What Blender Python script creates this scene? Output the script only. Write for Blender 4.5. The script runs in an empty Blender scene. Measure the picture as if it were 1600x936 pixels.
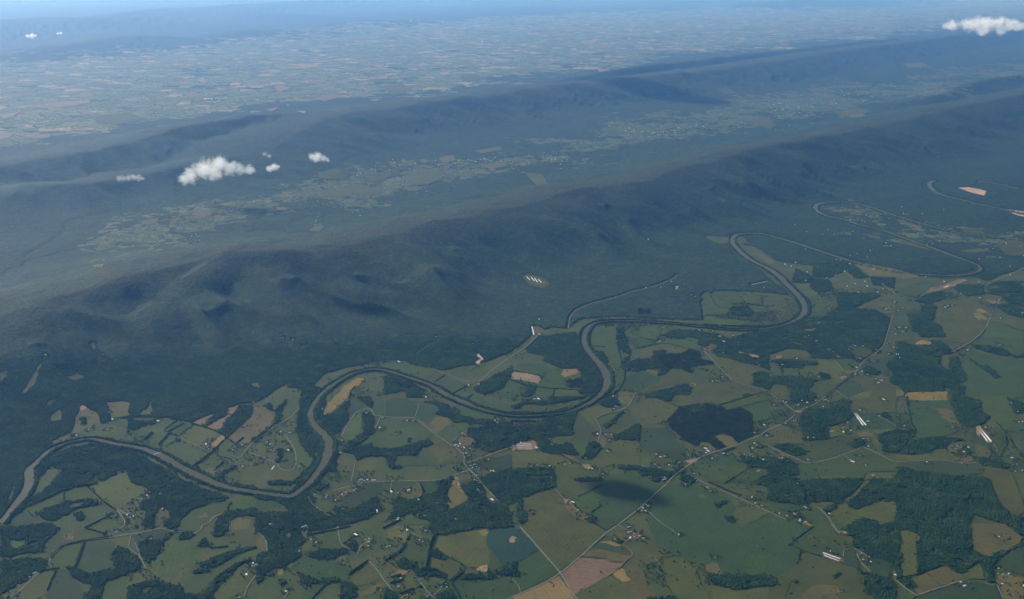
import bpy, math, random
import numpy as np
from mathutils import Vector
random.seed(7); RNG = np.random.default_rng(11)
sc = bpy.context.scene
COL = sc.collection
TRACED = """@0 620
F o1 610 230 730 145 765 240 765 300 640 325
F o2 990 180 1090 140 1200 190 1245 260 1250 340 1180 385 1080 395 1000 440 950 470 860 470 900 380 930 300 950 240
F g1 1000 200 1090 190 1180 240 1180 320 1080 370 960 370 950 300
W 1010 265 1075 265 1075 340 1015 345
F d2 990 110 1040 95 1085 140 1040 175 995 185
F o1 570 60 700 20 790 0 700 50 600 130
F o2 1320 75 1420 60 1600 55 1625 65 1625 240 1440 265 1380 280 1360 240 1390 180
F g1 1400 300 1600 285 1620 285 1620 380 1500 385 1400 350
F o1 1300 440 1380 400 1580 405 1560 470 1380 490 1310 480
F o1 620 560 700 520 850 450 900 490 800 550 740 600 660 600
F g1 900 490 1250 420 1300 480 1500 500 1560 530 1300 500 1100 490 950 520
@0 720
W 480 120 600 -40 880 -160 1120 -208 1360 -208 1680 -120 2000 80 2320 256 2640 384 2880 464 2640 536 2400 616 2320 760 2208 880 2096 848 2160 640 2040 560 1920 640 1776 584 1880 440 1824 320 1664 288 1576 120 1200 280 1040 320 760 384 560 480 320 600 200 680 280 560 440 416 680 240 760 120 640 64 496 200
F g1 310 640 430 560 600 500 800 400 810 500 620 580 430 660
F g1 810 400 900 340 1080 330 1200 440 1180 470 960 510 820 500
F g1 420 350 500 290 650 210 700 240 560 380 400 470
F g2 60 740 300 640 440 680 520 720 400 800 300 830 100 860
W 430 660 620 590 820 520 900 510 1080 480 1180 480 1220 550 1050 580 950 600 870 670 750 690 740 750 620 730 540 720 500 690
F g1 880 540 960 520 1060 510 1000 570 900 590
W 930 660 1020 640 1040 740 960 760
F g1 750 700 870 680 960 760 1040 740 1100 760 1060 830 940 860 880 936 660 936 720 840 640 780
F g1 1020 640 1130 570 1260 550 1320 520 1450 620 1280 700 1120 760 1040 740
F g1 1110 820 1280 720 1450 650 1580 760 1560 850 1400 890 1300 900 1080 850
F o1 1120 330 1560 130 1600 160 1630 270 1840 340 1760 440 1700 470 1500 600 1460 610 1320 510
W 0 870 300 830 420 790 620 780 720 850 660 936 0 936
F o1 100 520 120 400 170 300 190 280 170 420 120 530 80 530
H 10 800 400 800 500
H 10 820 500 960 520 1060 500
H 12 1100 330 1210 430 1290 510 1450 620
H 12 1060 840 1200 770 1440 650
H 10 1080 850 1200 880 1320 920
F d2 1340 700 1400 680 1420 700 1360 720
@0 819
F g1 580 300 720 60 940 80 1100 60 1350 140 1000 210 790 260 660 340
F b1 780 150 940 100 910 190 820 190
W 0 30 320 30 640 0 710 60 620 180 540 240 560 340 400 350 180 400 0 420
F g1 90 220 190 180 300 210 310 250 280 310 160 310
F g1 180 400 560 350 640 310 620 420 540 420 360 400 260 450
W 0 470 200 440 360 420 540 440 600 480 520 580 440 600 300 700 150 800 0 880
F g1 640 540 720 360 800 280 1040 230 940 520 840 540
F g2 970 540 1070 230 1360 190 1460 240 1400 330 1480 430 1540 490 1280 600 1100 610 960 570
F o1 170 935 330 800 480 620 560 580 690 580 560 870 500 935
F g2 600 860 720 570 860 560 920 640 1000 780 1060 860 1040 950 600 950
W 840 550 960 550 1090 620 1300 600 1540 500 1600 490 1600 630 1350 700 1280 800 1220 950 1070 950 1140 760 1000 720 920 640
F g1 1240 950 1300 780 1460 670 1600 630 1600 830 1480 870 1440 950
F o2 180 770 240 740 270 780 210 800
H 14 1050 230 940 540
H 12 700 580 650 680 590 830
H 12 500 590 740 550
H 12 640 420 720 320 800 265 1040 210 1400 155
R 7 620 470 640 420 740 320 800 270 1040 215 1380 170 1490 150 1730 115 1900 80 2020 55 2140 90 2270 105
R 5 480 610 180 900
@200 620
F o1 140 190 230 150 300 30 320 30 290 220 210 230 150 225
F g1 110 260 300 250 300 290 130 300
F g1 270 370 360 310 430 260 540 260 540 320 440 390 350 400 270 390
F g3 100 430 180 400 280 420 260 470 180 500 100 470
F g1 440 420 620 290 650 330 500 430
F g1 230 540 400 430 500 450 380 580 300 590 230 560
F g2 540 430 680 340 800 350 640 480 560 460
F o1 650 490 810 370 920 380 1090 440 1110 490 960 640 740 570 640 540
F g1 420 600 540 460 600 490 580 550 480 610
F g1 500 610 640 570 900 670 1030 690 880 830 780 850 600 740
F b1 820 320 960 250 1080 210 980 330 920 370 830 340
F b1 1240 140 1390 110 1330 200 1240 270 1160 400 1060 410 960 380 1200 260 1230 190
W 930 370 1080 230 1240 140 1220 240 1060 320 970 380
F b2 1040 600 1140 500 1190 480 1220 520 1130 610 1060 640
F b3 1260 480 1400 360 1520 270 1600 130 1720 130 1820 250 1800 350 1600 520 1530 560 1400 620 1250 520
W 1390 110 1560 110 1520 260 1380 340 1220 480 1100 440 1180 400 1250 270 1340 200
F g1 1100 700 1230 540 1380 640 1450 700 1380 780 1250 800 1150 760
F g1 900 850 1060 700 1200 790 1130 880 1000 930 900 930
W 580 530 640 520 650 560 600 565
W 1530 520 1620 490 1600 560 1540 560
W 0 260 110 300 300 300 420 250 300 350 160 380 60 420 0 440
H 12 780 330 930 370 1100 430 1210 490 1360 610
H 12 500 440 680 340
H 10 470 400 620 290
H 14 390 590 500 470 540 450
H 9 640 485 810 355
H 12 1050 690 1210 530 1400 360 1510 260
H 9 540 460 620 500
H 8 480 610 600 545
H 14 820 870 900 800 1050 690
H 18 200 540 300 450
H 12 1110 890 1190 820
H 9 1120 740 1300 780
H 14 1360 580 1440 510
H 14 20 570 150 600 300 640 420 680 520 720 620 780 740 860
R 5 1250 800 1340 790 1420 740 1480 660 1600 540 1730 460 1830 370 1940 310 2040 250 2140 150
R 4 740 560 880 620 970 665
R 5 1480 690 1600 730 1720 770 1860 840
@200 720
F g1 840 600 1080 520 1260 530 1230 600 1180 660 1040 700 1000 790 880 870 780 900 600 860 640 770 720 690 760 640
F o2 880 700 980 650 1000 720 930 730
F g1 1290 530 1440 480 1600 470 1600 600 1400 600 1270 620
W 1130 700 1240 640 1400 610 1600 600 1600 680 1380 690 1270 740 1260 860 1180 936 1050 936 1120 800
F o2 1280 740 1400 730 1520 740 1500 850 1300 880 1270 800
W 800 100 880 60 920 150 1030 190 960 200 840 140
F o2 940 140 1000 90 1160 100 1120 160 1080 170
W 1100 220 1180 130 1330 60 1380 80 1220 150 1180 200 1240 260 1130 240
W 1340 270 1440 300 1600 330 1600 370 1480 350 1340 300
F o1 1380 240 1480 170 1600 180 1600 310 1500 310
F g1 1180 180 1320 100 1420 130 1400 190 1260 230
W 190 500 350 480 400 480 480 430 540 330 570 390 340 660 320 850 280 850 160 800 230 650 160 590
F o1 60 610 180 600 230 650 160 760 0 760 0 640
F o2 370 620 500 600 560 640 480 740 380 730
W 560 640 640 640 620 760 560 860 460 850 480 780
R 6 820 920 910 860 930 810 1010 780 1070 710 1180 660
R 5 1270 860 1270 760 1300 730 1420 720
R 6 0 690 -60 650 -140 610 -60 720 -40 800 -100 850
H 12 1290 520 1240 600
@200 819
F g2 50 160 300 80 420 60 510 90 480 160 400 200 250 210 100 230
W 110 230 430 200 500 130 530 90 540 110 500 180 400 320 290 480 260 510 200 440 150 350
W 0 330 80 380 120 430 130 540 80 590 0 610 -100 600 -180 500 -200 350 -100 280
F g1 500 180 640 100 660 190 800 190 900 270 860 330 1000 360 820 520 700 560 650 640 560 660 440 620 330 690 300 600 340 480 400 300
F o2 660 460 740 460 660 560 700 560 800 540 680 640 580 780 560 700 640 640
W 640 140 720 100 800 110 810 170 700 200 630 190
W 890 240 960 180 1020 250 1000 290 900 270
F o1 900 370 1050 340 1250 340 1060 420 940 470
W 820 600 920 520 900 480 1060 420 1250 350 1400 310 1600 290 1600 310 1450 340 1300 400 1180 490 1000 590 870 620
F g1 700 720 850 640 1050 600 1200 500 1320 430 1320 480 1150 660 1000 780 860 870 740 880 680 800
F g1 1330 390 1500 340 1600 310 1600 400 1440 450 1330 500
W 960 860 1100 690 1240 560 1420 470 1540 420 1550 450 1400 520 1290 620 1220 720 1100 800 1060 900 900 900
F o1 1100 880 1250 700 1400 560 1440 640 1580 640 1480 820 1400 900 1200 950 1080 950
W 0 780 300 700 500 740 600 800 700 860 900 880 1060 910 1080 950 0 950
F g1 120 820 260 790 280 840 180 880
W 600 800 660 740 690 820 620 830
F o1 40 650 140 600 200 700 140 780 40 760
F o1 1440 200 1600 140 1600 280 1440 290
F g1 1140 200 1280 160 1300 230 1200 270 1040 300
H 12 1030 300 1240 280
R 5 1450 910 1500 780 1600 640
R 5 0 300 100 370 150 410 200 510 220 560
R 4 40 140 20 220 0 290
R 4 90 240 150 400
F b2 90 390 160 390 170 430 120 440
@400 620
W 600 -150 800 -120 740 0 700 80 640 200 620 300 660 420 640 500 720 660 740 800 720 860 640 720 540 520 510 400 540 180 560 0
W 800 80 870 40 860 160 930 220 1020 160 1120 60 1160 60 1150 200 1080 330 1000 440 900 440 800 380 740 300 740 150
W 660 430 740 430 830 540 830 700 800 820 740 930 700 930 740 800 720 640 680 520
F g1 740 680 790 690 790 800 740 800
F g1 330 150 400 50 520 0 570 0 540 150 400 280 330 280
F g1 210 80 300 40 340 60 300 130 240 130
W 0 500 150 400 220 350 250 240 230 190 150 150 100 110 170 80 230 180 310 100 370 40 380 80 310 150 320 280 260 340 100 470 0 580
F o1 0 610 150 540 260 600 280 680 250 810 130 760 0 720
F o1 250 520 380 370 480 320 500 420 480 520 400 520 300 560
F g1 380 520 500 440 530 560 640 700 700 780 700 860 600 930 420 930 500 880 490 720 440 600
F g1 340 700 440 660 480 720 490 860 420 910 300 880 310 760
W 270 650 330 650 320 750 280 820 250 820
F g1 1090 480 1200 280 1320 190 1340 260 1330 440 1200 540 1110 600
W 1330 230 1400 200 1450 230 1470 330 1440 420 1340 470
F g1 1290 610 1400 520 1500 440 1600 370 1600 640 1470 640 1450 580
W 1100 620 1250 530 1340 450 1480 420 1480 440 1380 520 1240 600 1160 650
W 1060 680 1200 630 1430 590 1460 580 1450 640 1600 650 1600 740 1400 750 1260 800 1240 740 1150 700
F g2 1180 0 1260 0 1360 100 1280 180 1180 250 1150 240
F g2 1460 0 1600 0 1600 240 1470 220
W 1270 0 1440 0 1450 140 1400 120 1350 70
F o1 1040 740 1150 710 1240 750 1250 930 1040 930 1020 800
F o1 1250 820 1500 770 1500 930 1260 930
W 870 880 960 720 1000 660 980 560 1000 560 1030 700 1040 720 1000 800 1020 930 840 930
W 980 450 1100 340 1150 200 1160 240 1130 330 1050 430 990 470
H 10 280 830 400 790
R 6 370 500 440 590 490 690 500 850 440 920 340 920 280 880 280 840
R 6 1075 490 1130 370 1190 280 1260 190 1330 165 1420 150 1460 200 1480 235 1560 245 1600 248 1750 262 1930 265 2030 300 2200 440 2400 580 2590 720 2600 830 2660 910 2760 1010 2880 1150
R 5 1560 245 1530 320 1490 390
R 4 960 690 1050 700 1200 735 1240 760
H 12 1160 60 1180 -60 1240 -130
@0 0 1
F y1 506 640 505 648 515 647 525 638 545 620 570 592 560 590 540 602 520 622
F g1 576 600 600 598 604 612 580 615
F o1 425 612 452 598 440 622 425 622
F g1 455 620 470 612 466 640 458 650
F o2 33 614 50 585 72 555 74 558 62 580 55 600 40 616
F o2 141 536 149 534 150 546 143 546
F o1 392 598 405 597 407 606 392 605
F o2 100 588 122 582 134 590 112 594
F o1 0 580 12 578 10 590 0 600
F g3 1014 800 1042 757 1070 755 1100 765 1140 780 1148 790 1160 824 1200 803 1240 818 1270 823 1250 838 1231 853 1254 860 1246 880 1225 895 1200 897 1150 900 1120 893 1105 885 1075 876 1045 862 1025 843 1010 820
R 8 1042 756 1052 745 1070 731 1080 725 1090 717 1102 712 1120 706 1131 702 1150 696 1179 684 1191 679 1200 672 1226 661 1243 648
R 6 1095 549 1102 551 1119 569 1140 591 1150 597 1175 605 1200 612 1219 627 1226 631 1241 643
R 6 888 513 891 496 901 484 922 475 945 469 966 464 989 455 1020 448 1047 438 1058 430
R 4 991 615 988 625 982 634 967 642 950 646
F o1 1102 370 1160 370 1170 380 1120 380
F o2 1176 388 1188 396 1204 405 1214 412 1200 412 1186 402
F o1 1500 392 1530 388 1550 392 1520 396
F o1 1350 365 1375 370 1376 374 1360 372
F o1 1400 372 1425 378 1454 386 1450 390 1420 384
F g1 1505 357 1530 356 1540 366 1508 365
F o1 1560 380 1600 376 1600 400 1570 398
F d1 1497 294 1512 293 1530 296 1541 299 1538 306 1524 303 1510 299
F d1 1573 327 1600 331 1600 339 1582 334
@400 720
W 0 640 380 640 420 560 480 480 640 370 680 440 840 600 960 680 1100 660 1300 560 1500 440 1560 560 1560 640 1400 720 1000 850 700 930 0 930
F g1 700 480 860 500 960 440 1000 480 940 640 860 660 760 590
F g2 0 480 200 500 320 530 300 600 0 610
W 0 420 200 445 350 490 440 500 400 620 320 540 200 500 0 480
F o1 60 190 180 90 260 60 300 110 440 130 460 240 360 260 180 245 90 220
W 150 250 300 255 440 260 480 240 560 180 640 90 700 60 720 110 640 250 560 310 520 300 480 260 420 320 300 300 140 300
F g1 130 310 400 320 480 340 450 380 250 400 100 370
F b3 1020 380 1060 330 1240 310 1300 350 1100 460 1030 460
F g2 1060 480 1300 350 1400 270 1600 270 1600 380 1500 450 1380 520 1200 600 1080 590
W 700 380 820 300 900 300 880 350 800 400 720 400
W 960 600 1000 560 1100 600 1120 680 980 680
F b2 150 780 220 780 230 810 160 820
F o1 540 840 600 790 640 810 640 930 580 930
H 12 200 390 450 385
R 5 650 450 700 540 760 590 860 660 930 690
R 4 1240 20 1220 120 1190 260
R 6 950 380 1100 340 1300 300 1420 268 1600 262 1900 255 2290 245 2470 185 2660 125
@400 819
W 0 0 600 0 640 80 600 180 540 260 480 300 560 380 470 460 400 480 300 560 200 560 130 640 0 760 0 380 60 380 130 340 150 240 130 170 60 100 0 100
F o2 0 120 60 130 110 200 140 320 100 350 0 260
F o2 560 80 640 60 640 130 700 180 680 300 620 330 600 180
F b2 350 130 420 110 450 140 400 180 350 160
F o1 640 130 740 130 850 130 830 200 780 240 640 320 600 260
F g1 780 130 1020 80 1040 200 1080 290 960 310 800 280 840 180
F o1 1040 90 1130 60 1230 130 1090 250 1050 180
F o2 1260 370 1310 280 1380 210 1460 180 1420 260 1300 350
W 640 370 800 320 1100 310 1150 340 980 440 860 450 760 430 650 410
F g2 450 490 600 400 760 440 900 450 1050 460 1150 550 1160 630 1180 700 1060 760 940 670 760 680 640 690 560 620 480 580
F o1 720 620 860 560 960 560 960 620 800 680
F b3 980 440 1060 400 1140 410 1140 460 1060 490
F g1 0 780 200 640 300 580 460 600 520 700 440 800 300 900 200 950 0 950
W 500 590 600 640 760 690 1000 680 1060 720 860 760 760 740 640 830 600 800 560 720
F g1 880 770 1050 740 1040 950 760 950
F g1 680 760 860 740 700 930 560 950 600 860
W 1040 740 1200 720 1260 900 1200 950 1050 950
F o1 1190 650 1380 520 1500 560 1580 680 1400 760 1240 780
F o2 1280 880 1440 790 1600 730 1600 790 1420 880 1300 930
F y1 270 570 340 560 330 640 280 640
W 280 700 360 680 400 740 320 780
W 1150 260 1250 200 1240 330 1180 330
H 10 1090 250 1240 150
H 12 700 930 900 720
H 16 1160 630 1400 460
H 10 700 125 1000 70 1180 30
R 6 20 110 90 160 130 240 140 340
R 5 1020 30 1040 180 1080 270 1170 320
R 5 700 110 1000 55 1180 15
R 5 1270 380 1310 280 1400 220
R 5 1400 460 1500 560 1590 690 1710 840
R 4 350 935 400 850
@600 510
F g1 0 460 180 450 500 510 600 560 480 600 420 620 230 560 100 550 0 540
F g1 640 560 680 570 750 610 660 640 560 680 520 640
F g3 640 700 760 620 900 680 1040 740 900 830 760 780
F g1 870 520 980 490 1220 510 1280 560 1160 630 1050 620 960 650 830 600
F g1 930 840 1060 780 1110 840 1040 900 900 870
F g1 1100 870 1160 840 1250 900 1200 936 1060 920
F d1 1140 350 1180 340 1250 410 1190 470 1130 460 1190 400 1140 375
F o1 340 370 460 280 560 215 640 180 620 210 480 300 400 360
F o2 1080 510 1105 510 1080 600 1060 610
F o1 0 870 240 820 280 880 420 880 600 936 0 936
W 0 620 120 600 240 660 350 720 500 780 480 900 420 900 280 890 250 800 0 860
W 1180 730 1340 640 1500 560 1600 500 1600 570 1540 640 1500 750 1400 800 1250 850 1150 820
F g3 1420 830 1500 760 1540 690 1600 690 1720 720 1660 880 1560 920 1420 880
R 6 -200 470 0 435 250 445 450 480 600 520 700 570 830 620 970 670 1060 690
R 6 1100 760 1180 700 1340 560 1460 470 1600 370 1770 260 1930 110
H 10 640 690 760 610
H 10 880 830 1040 745
H 10 1030 900 1110 850
H 10 640 720 800 800 860 880
H 10 100 560 250 590 420 650 500 670
@600 620
F g2 20 60 100 20 280 20 420 130 390 250 100 245 20 240
F g2 400 130 520 80 640 80 690 150 640 250 540 350 460 300 400 250
F o2 560 360 660 250 780 245 850 320 720 430 660 470 590 430
F g1 660 480 860 330 1060 320 1080 380 960 470 860 560 790 560
F g1 0 280 240 290 420 310 600 470 480 560 380 590 180 640 0 650
F o1 560 560 640 480 760 580 980 730 900 800 700 840 560 700
F g1 140 740 420 740 560 640 700 840 980 740 990 820 880 830 700 860 300 860 140 870
W 0 650 200 640 420 580 560 545 600 590 540 620 500 620 400 680 410 740 300 730 150 740 130 860 240 880 160 910 60 870 50 760 0 740
W 300 530 330 530 330 570 295 565
W 510 70 640 60 800 100 830 160 930 170 960 230 1080 250 1380 300 1380 350 1100 330 1060 360 1050 320 860 320 820 270 740 240 660 210 690 120
W 1050 400 1380 350 1600 310 1600 610 1320 700 1180 640 1110 590 1180 530 1040 520
F b3 870 590 1000 480 1130 530 1090 600 1040 620 980 700 900 660
F g1 940 200 1000 150 1180 200 1400 260 1390 290 1120 270 960 230
F g1 1060 50 1150 10 1260 20 1300 80 1200 110
F g3 1340 90 1450 70 1600 110 1600 150 1450 140 1310 110
F g1 1110 660 1300 700 1040 830 1000 740
F g2 1060 840 1560 720 1600 730 1600 930 1220 900 1060 880
F b3 460 640 500 620 520 660 490 665
H 14 1050 60 1160 130 1300 140 1450 180 1600 200
H 12 1000 110 1160 180 1300 215 1500 245
D 13 1030 830 1200 775 1400 700 1600 630 1650 615
R 4 990 720 1040 655 1080 640
R 4 1060 420 960 470 860 560
R 4 390 250 410 180 440 100
@600 720
F g2 0 265 380 265 400 300 240 340 200 400 100 380 0 380
F o1 110 400 200 350 420 300 470 380 450 460 330 480 220 450
F g2 470 270 680 255 640 340 650 390 540 430
W 700 250 860 190 840 260 800 360 760 440 800 460 780 640 700 700 560 760 300 640 120 760 0 780 0 760 130 620 100 480 170 450 260 490 420 480 500 430 650 390
F o2 820 330 870 200 930 200 960 320 1050 490 960 540 800 640 780 560
F b2 850 310 880 200 930 200 930 260 960 330 1000 400 970 400 920 320
F o1 930 190 1060 140 1140 190 1090 250 960 300
W 960 310 1080 270 1180 270 1240 350 1180 400 1050 480 1000 400
W 560 760 700 690 800 640 1060 500 1260 410 1250 470 1340 540 1440 520 1600 500 1600 830 1420 840 1300 850 1200 830 1000 880 800 920 620 930 560 850
W 1180 230 1300 170 1600 90 1600 500 1450 510 1400 450 1320 400 1280 350
F o2 1250 440 1330 400 1430 500 1340 540
F o1 1540 580 1600 540 1680 550 1650 640 1600 650
F g1 160 770 380 690 520 740 540 790 420 800 250 800
F o1 0 540 120 530 120 600 0 660
F o1 0 780 140 710 180 740 0 840
H 14 0 845 100 790 200 750
H 14 440 270 480 370 480 440 520 470
H 12 1050 490 1260 400
R 4 95 262 80 380
D 8 430 270 460 340 480 380 440 460
R 6 1060 100 1160 210 1280 350 1420 500
@600 819
F o2 40 90 160 10 250 70 320 90 260 240 160 210 60 170
F g1 300 130 420 150 480 220 560 250 560 380 500 480 380 480 220 420 220 370 290 250
F o1 640 190 900 110 1120 80 1310 60 1300 140 1280 260 1330 320 1300 560 1140 550 1020 540 840 420 640 310
F o2 860 240 1100 180 1220 260 1250 500 1050 520 900 400 850 330
F y1 1120 80 1300 60 1300 130 1180 180 1120 160
F t1 1310 80 1620 50 1700 60 1940 320 1680 460 1600 500 1480 540 1330 320 1280 260
F g1 1310 470 1330 320 1480 510 1380 580 1310 600
F o1 560 420 780 430 900 450 1020 540 900 620 830 690 740 620 640 550 560 540
W 540 370 620 310 720 350 800 420 790 440 700 450 600 400 550 400
W 360 560 500 540 640 550 760 650 800 700 680 660 500 650 400 640
F b2 60 560 200 580 360 550 240 640 70 640
F o2 40 490 120 520 190 590 60 640 40 560
F o1 240 640 340 620 460 760 400 800 290 800 240 720
F g1 440 660 640 650 800 720 800 800 720 880 600 870 500 780
F g3 830 720 1000 680 1200 730 1300 950 920 950 860 800
F g3 1190 730 1400 680 1600 690 1650 950 1300 950
W 1370 610 1520 560 1680 540 1690 660 1560 650
W 960 660 1150 620 1300 650 1440 640 1350 690 1150 690 1000 690
F d2 1150 570 1200 530 1290 510 1300 600 1200 600
F o1 990 600 1050 560 1150 560 1180 620 1000 640
F o1 330 850 480 800 560 900 500 950 200 950
F y1 360 850 460 830 500 900 380 930
W 0 840 110 840 200 950 0 950
W 700 860 850 820 880 900 760 950 660 950
W 130 470 250 440 400 480 340 560 220 560
F d2 1560 190 1600 150 1660 170 1640 230 1580 240
H 10 800 420 900 460 1030 540
H 22 620 150 580 250 545 380 520 560
H 16 330 130 270 250 200 340 20 460
H 12 830 700 880 790 940 900 960 945
H 12 830 700 900 670 1000 590
H 14 200 870 470 780
H 14 80 740 230 690
H 14 20 670 200 640
R 5 450 730 600 910 650 935
R 4 620 900 720 800
R 5 200 935 290 880
R 4 330 120 470 170
@800 510
F o1 230 160 260 0 330 0 420 60 330 120 270 180
W 180 260 320 130 640 90 780 80 850 190 880 300 940 400 1020 470 1060 560 1100 640 1100 740 1040 800 960 830 900 800 860 560 820 520 640 530 460 460 400 440 390 370 240 340 190 330
F g1 130 420 190 340 240 340 390 370 400 440 440 530 400 600 60 550 40 530
F g2 50 530 110 450 400 470 440 530 400 600
F d2 0 560 350 620 350 680 330 715 200 690 0 660
F g1 370 680 440 540 600 520 620 640 690 650 660 770 480 770 340 750
F b2 610 600 660 540 800 530 830 570 800 600 650 640
F g1 270 880 320 760 520 790 500 880 480 920 280 910
F o1 540 800 830 800 850 840 580 880 530 870
N 670 680 860 650 900 760 720 770
W 860 560 960 500 1090 620 1090 740 1000 820 860 850 830 800 900 760 870 660
W 140 870 240 740 300 760 230 880 110 930
F g1 990 100 1060 10 1300 0 1310 100 1290 120 1310 280 1370 440 1350 500 1210 490 1140 390 1000 260 960 180
W 1300 120 1400 90 1440 220 1470 340 1420 350 1320 250
W 1310 0 1400 0 1400 90 1330 90
F g1 1410 50 1600 50 1600 130 1420 100
F g2 1420 120 1600 150 1600 240 1450 220
F g1 1340 280 1410 330 1480 360 1380 430
F g1 1480 370 1560 400 1460 470
W 1380 450 1460 370 1450 470 1600 400 1600 570 1410 560 1380 520
F g1 1280 600 1400 560 1380 640 1300 760 1200 860 1220 720 1250 660
F g2 1400 640 1600 570 1600 820 1440 810 1330 800 1420 690
F o2 1330 830 1440 820 1600 830 1530 870 1490 936 1340 936
W 1040 310 1130 310 1190 400 1200 470 1120 400
H 10 0 555 200 590 390 630
H 10 0 680 180 735 480 775 880 800
H 10 525 790 500 900
H 14 500 910 700 900 880 890 1000 830
H 10 990 250 1160 255
H 12 1410 560 1400 680 1340 790 1270 850 1180 880
H 10 1330 270 1370 440
H 12 960 60 940 130 980 240
H 12 1250 540 1260 680
@800 620
W 0 380 320 330 440 260 620 250 720 190 820 190 800 280 760 340 740 480 500 500 440 600 640 600 680 560 800 640 830 720 780 740 560 720 400 700 330 620 300 560 240 530 140 560 0 600
F o1 540 360 600 345 660 380 600 405
F g1 460 520 560 495 690 500 660 590 480 600
W 0 150 90 150 140 90 400 105 640 70 900 20 920 0 300 0 160 40 100 90 0 120
F g1 0 30 100 40 140 0 300 0 480 0 460 40 300 60 180 40
F g1 100 180 160 110 400 110 640 80 690 120 640 170 500 180 400 175 200 175
F b2 140 560 270 545 310 600 330 660 0 680 0 630 70 590
F o1 830 170 940 130 1240 140 1340 190 1200 210 1050 270 1030 300 1110 410 1090 430 900 270 840 200
F g1 780 260 830 200 900 270 1000 380 1080 440 980 540 860 560 720 560 760 480 760 360
F g1 720 560 860 540 980 540 960 620 900 740 850 830 820 720 760 620
F g1 1060 290 1200 230 1380 190 1280 260 1140 370 1110 360
F o1 1180 410 1290 310 1410 200 1530 300 1540 330 1480 400 1260 500 1120 430
W 960 580 1040 560 1080 600 1140 640 1060 720 980 780 900 740
W 1140 370 1200 350 1290 260 1380 180 1400 190 1280 310 1180 400
W 1230 510 1350 480 1480 400 1600 330 1600 540 1400 560 1340 520 1250 550
W 1100 80 1200 20 1310 20 1340 100 1280 130 1180 130 1100 100
F o2 1320 0 1520 0 1470 100 1350 110
F o2 1090 580 1110 500 1230 440 1270 480 1220 560 1140 640
F o1 1140 640 1260 560 1400 540 1600 580 1600 900 1300 840 1060 900 1000 880 980 780 1080 720
F b3 1000 760 1060 720 1060 790 1010 790
F b2 880 850 960 850 1010 900 980 920 900 890
F o1 0 700 340 700 580 720 620 740 850 850 800 880 520 890 0 890
F o2 600 710 760 740 840 830 790 830 680 760
H 14 0 190 200 200 480 200 700 130
H 14 0 300 130 310 300 310
H 12 600 720 700 780 850 850
R 5 1520 0 1460 110 1340 180 1200 210 1060 265 1040 290 1110 410 1090 500 1070 580
@800 720
F o1 530 110 860 70 1000 140 960 190 780 230 780 260 1120 260 1000 360 830 450 780 480 640 460 540 340
F o1 130 490 530 350 640 470 650 560 820 720 900 790 1000 770 1170 870 1150 920 590 1390 100 820 190 740 130 640
F g1 820 460 1000 370 1120 310 1160 300 1120 420 1100 560 1000 640 950 680 830 600 760 520
F g3 1000 660 1110 580 1130 300 1180 180 1400 160 1600 230 1680 260 1920 320 1900 340 1600 580 1170 880 1040 780
W 0 90 480 90 520 130 540 320 300 400 90 480 0 540
W 80 500 130 490 130 620 190 720 170 760 110 790 60 640 60 560
F b2 630 480 720 480 760 540 660 540
F b3 650 560 760 560 860 640 960 700 940 730 820 720 700 640
W 780 230 960 210 1120 220 1120 250 1000 265 790 250
W 1310 60 1600 60 1600 110 1400 110 1320 100
W 980 700 1040 720 1010 780 930 780
F g1 0 540 80 500 60 640 80 780 0 800
H 9 830 450 940 400 1120 300
H 10 1000 640 1110 560
H 10 1040 790 1170 870
R 4 540 360 600 430 650 480
R 5 720 540 800 610 830 630
@800 819
F g3 70 480 340 330 580 610 440 690 100 850 0 890 0 690 80 640
W 0 480 60 480 90 640 60 670 0 660
F b4 0 920 100 870 400 740 580 650 700 800 820 960 0 960
F b1 600 630 840 430 1100 440 1180 440 1240 480 1390 490 1280 600 780 880 700 740
F o2 870 410 990 320 1160 330 1310 370 1480 380 1410 470 1250 470 1180 420 1000 410
F g2 1000 310 1090 240 1240 260 1380 280 1490 370 1310 365 1180 325
F y1 1080 225 1220 225 1380 270 1300 275
F o1 1200 110 1330 20 1450 80 1440 200 1380 250 1280 210 1170 150
F o1 800 880 1250 630 1380 760 1490 960 820 960
F o3 1380 550 1430 490 1540 510 1620 560 1700 760 1860 940 1490 960 1380 740 1490 700
F y2 1260 620 1380 550 1490 700 1380 740
F b3 1440 100 1600 90 1650 190 1590 210 1440 190
H 8 70 480 180 420 290 370
W 1280 180 1360 210 1340 240 1290 210
R 8 -60 945 0 915 100 870 400 740 580 630 840 420 1160 130 1330 10 1600 -200 1720 -310 1936 -500
R 8 100 40 330 300 590 600 700 780 820 960
D 5 1390 260 1510 370 1400 480 1280 600 800 880
D 4 990 315 1160 328 1310 370 1500 372
R 4 1330 20 1450 80
D 5 1390 250 1480 180
R 4 0 690 80 780 105 860
@1000 410
F g1 760 430 840 360 900 420 1000 460 1110 500 1100 640 900 660 840 650 830 480
F g1 900 370 960 360 1100 360 1240 390 1300 500 1120 520 970 440
F g1 1240 390 1500 410 1520 520 1330 510 1280 460
F o1 1540 450 1600 460 1730 480 1750 540 1600 540 1530 520
F g1 1400 560 1600 580 1600 630 1430 630
F g1 840 740 920 700 1140 710 1460 760 1480 770 1200 790 1000 780
N 0 590 130 590 140 640 0 650
F d2 440 330 460 300 480 290 480 330 440 350
H 9 870 390 940 520 1000 570 1110 575
H 9 960 430 1080 410
H 9 980 460 1110 500 1160 525 1340 520 1600 560
H 8 1240 390 1310 510
H 8 1520 400 1530 520
H 12 840 660 1000 670 1200 700 1440 730
H 18 800 780 1000 795 1200 800 1600 800 1780 780
W 1130 560 1340 540 1420 640 1280 680 1140 650
@1000 510
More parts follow.
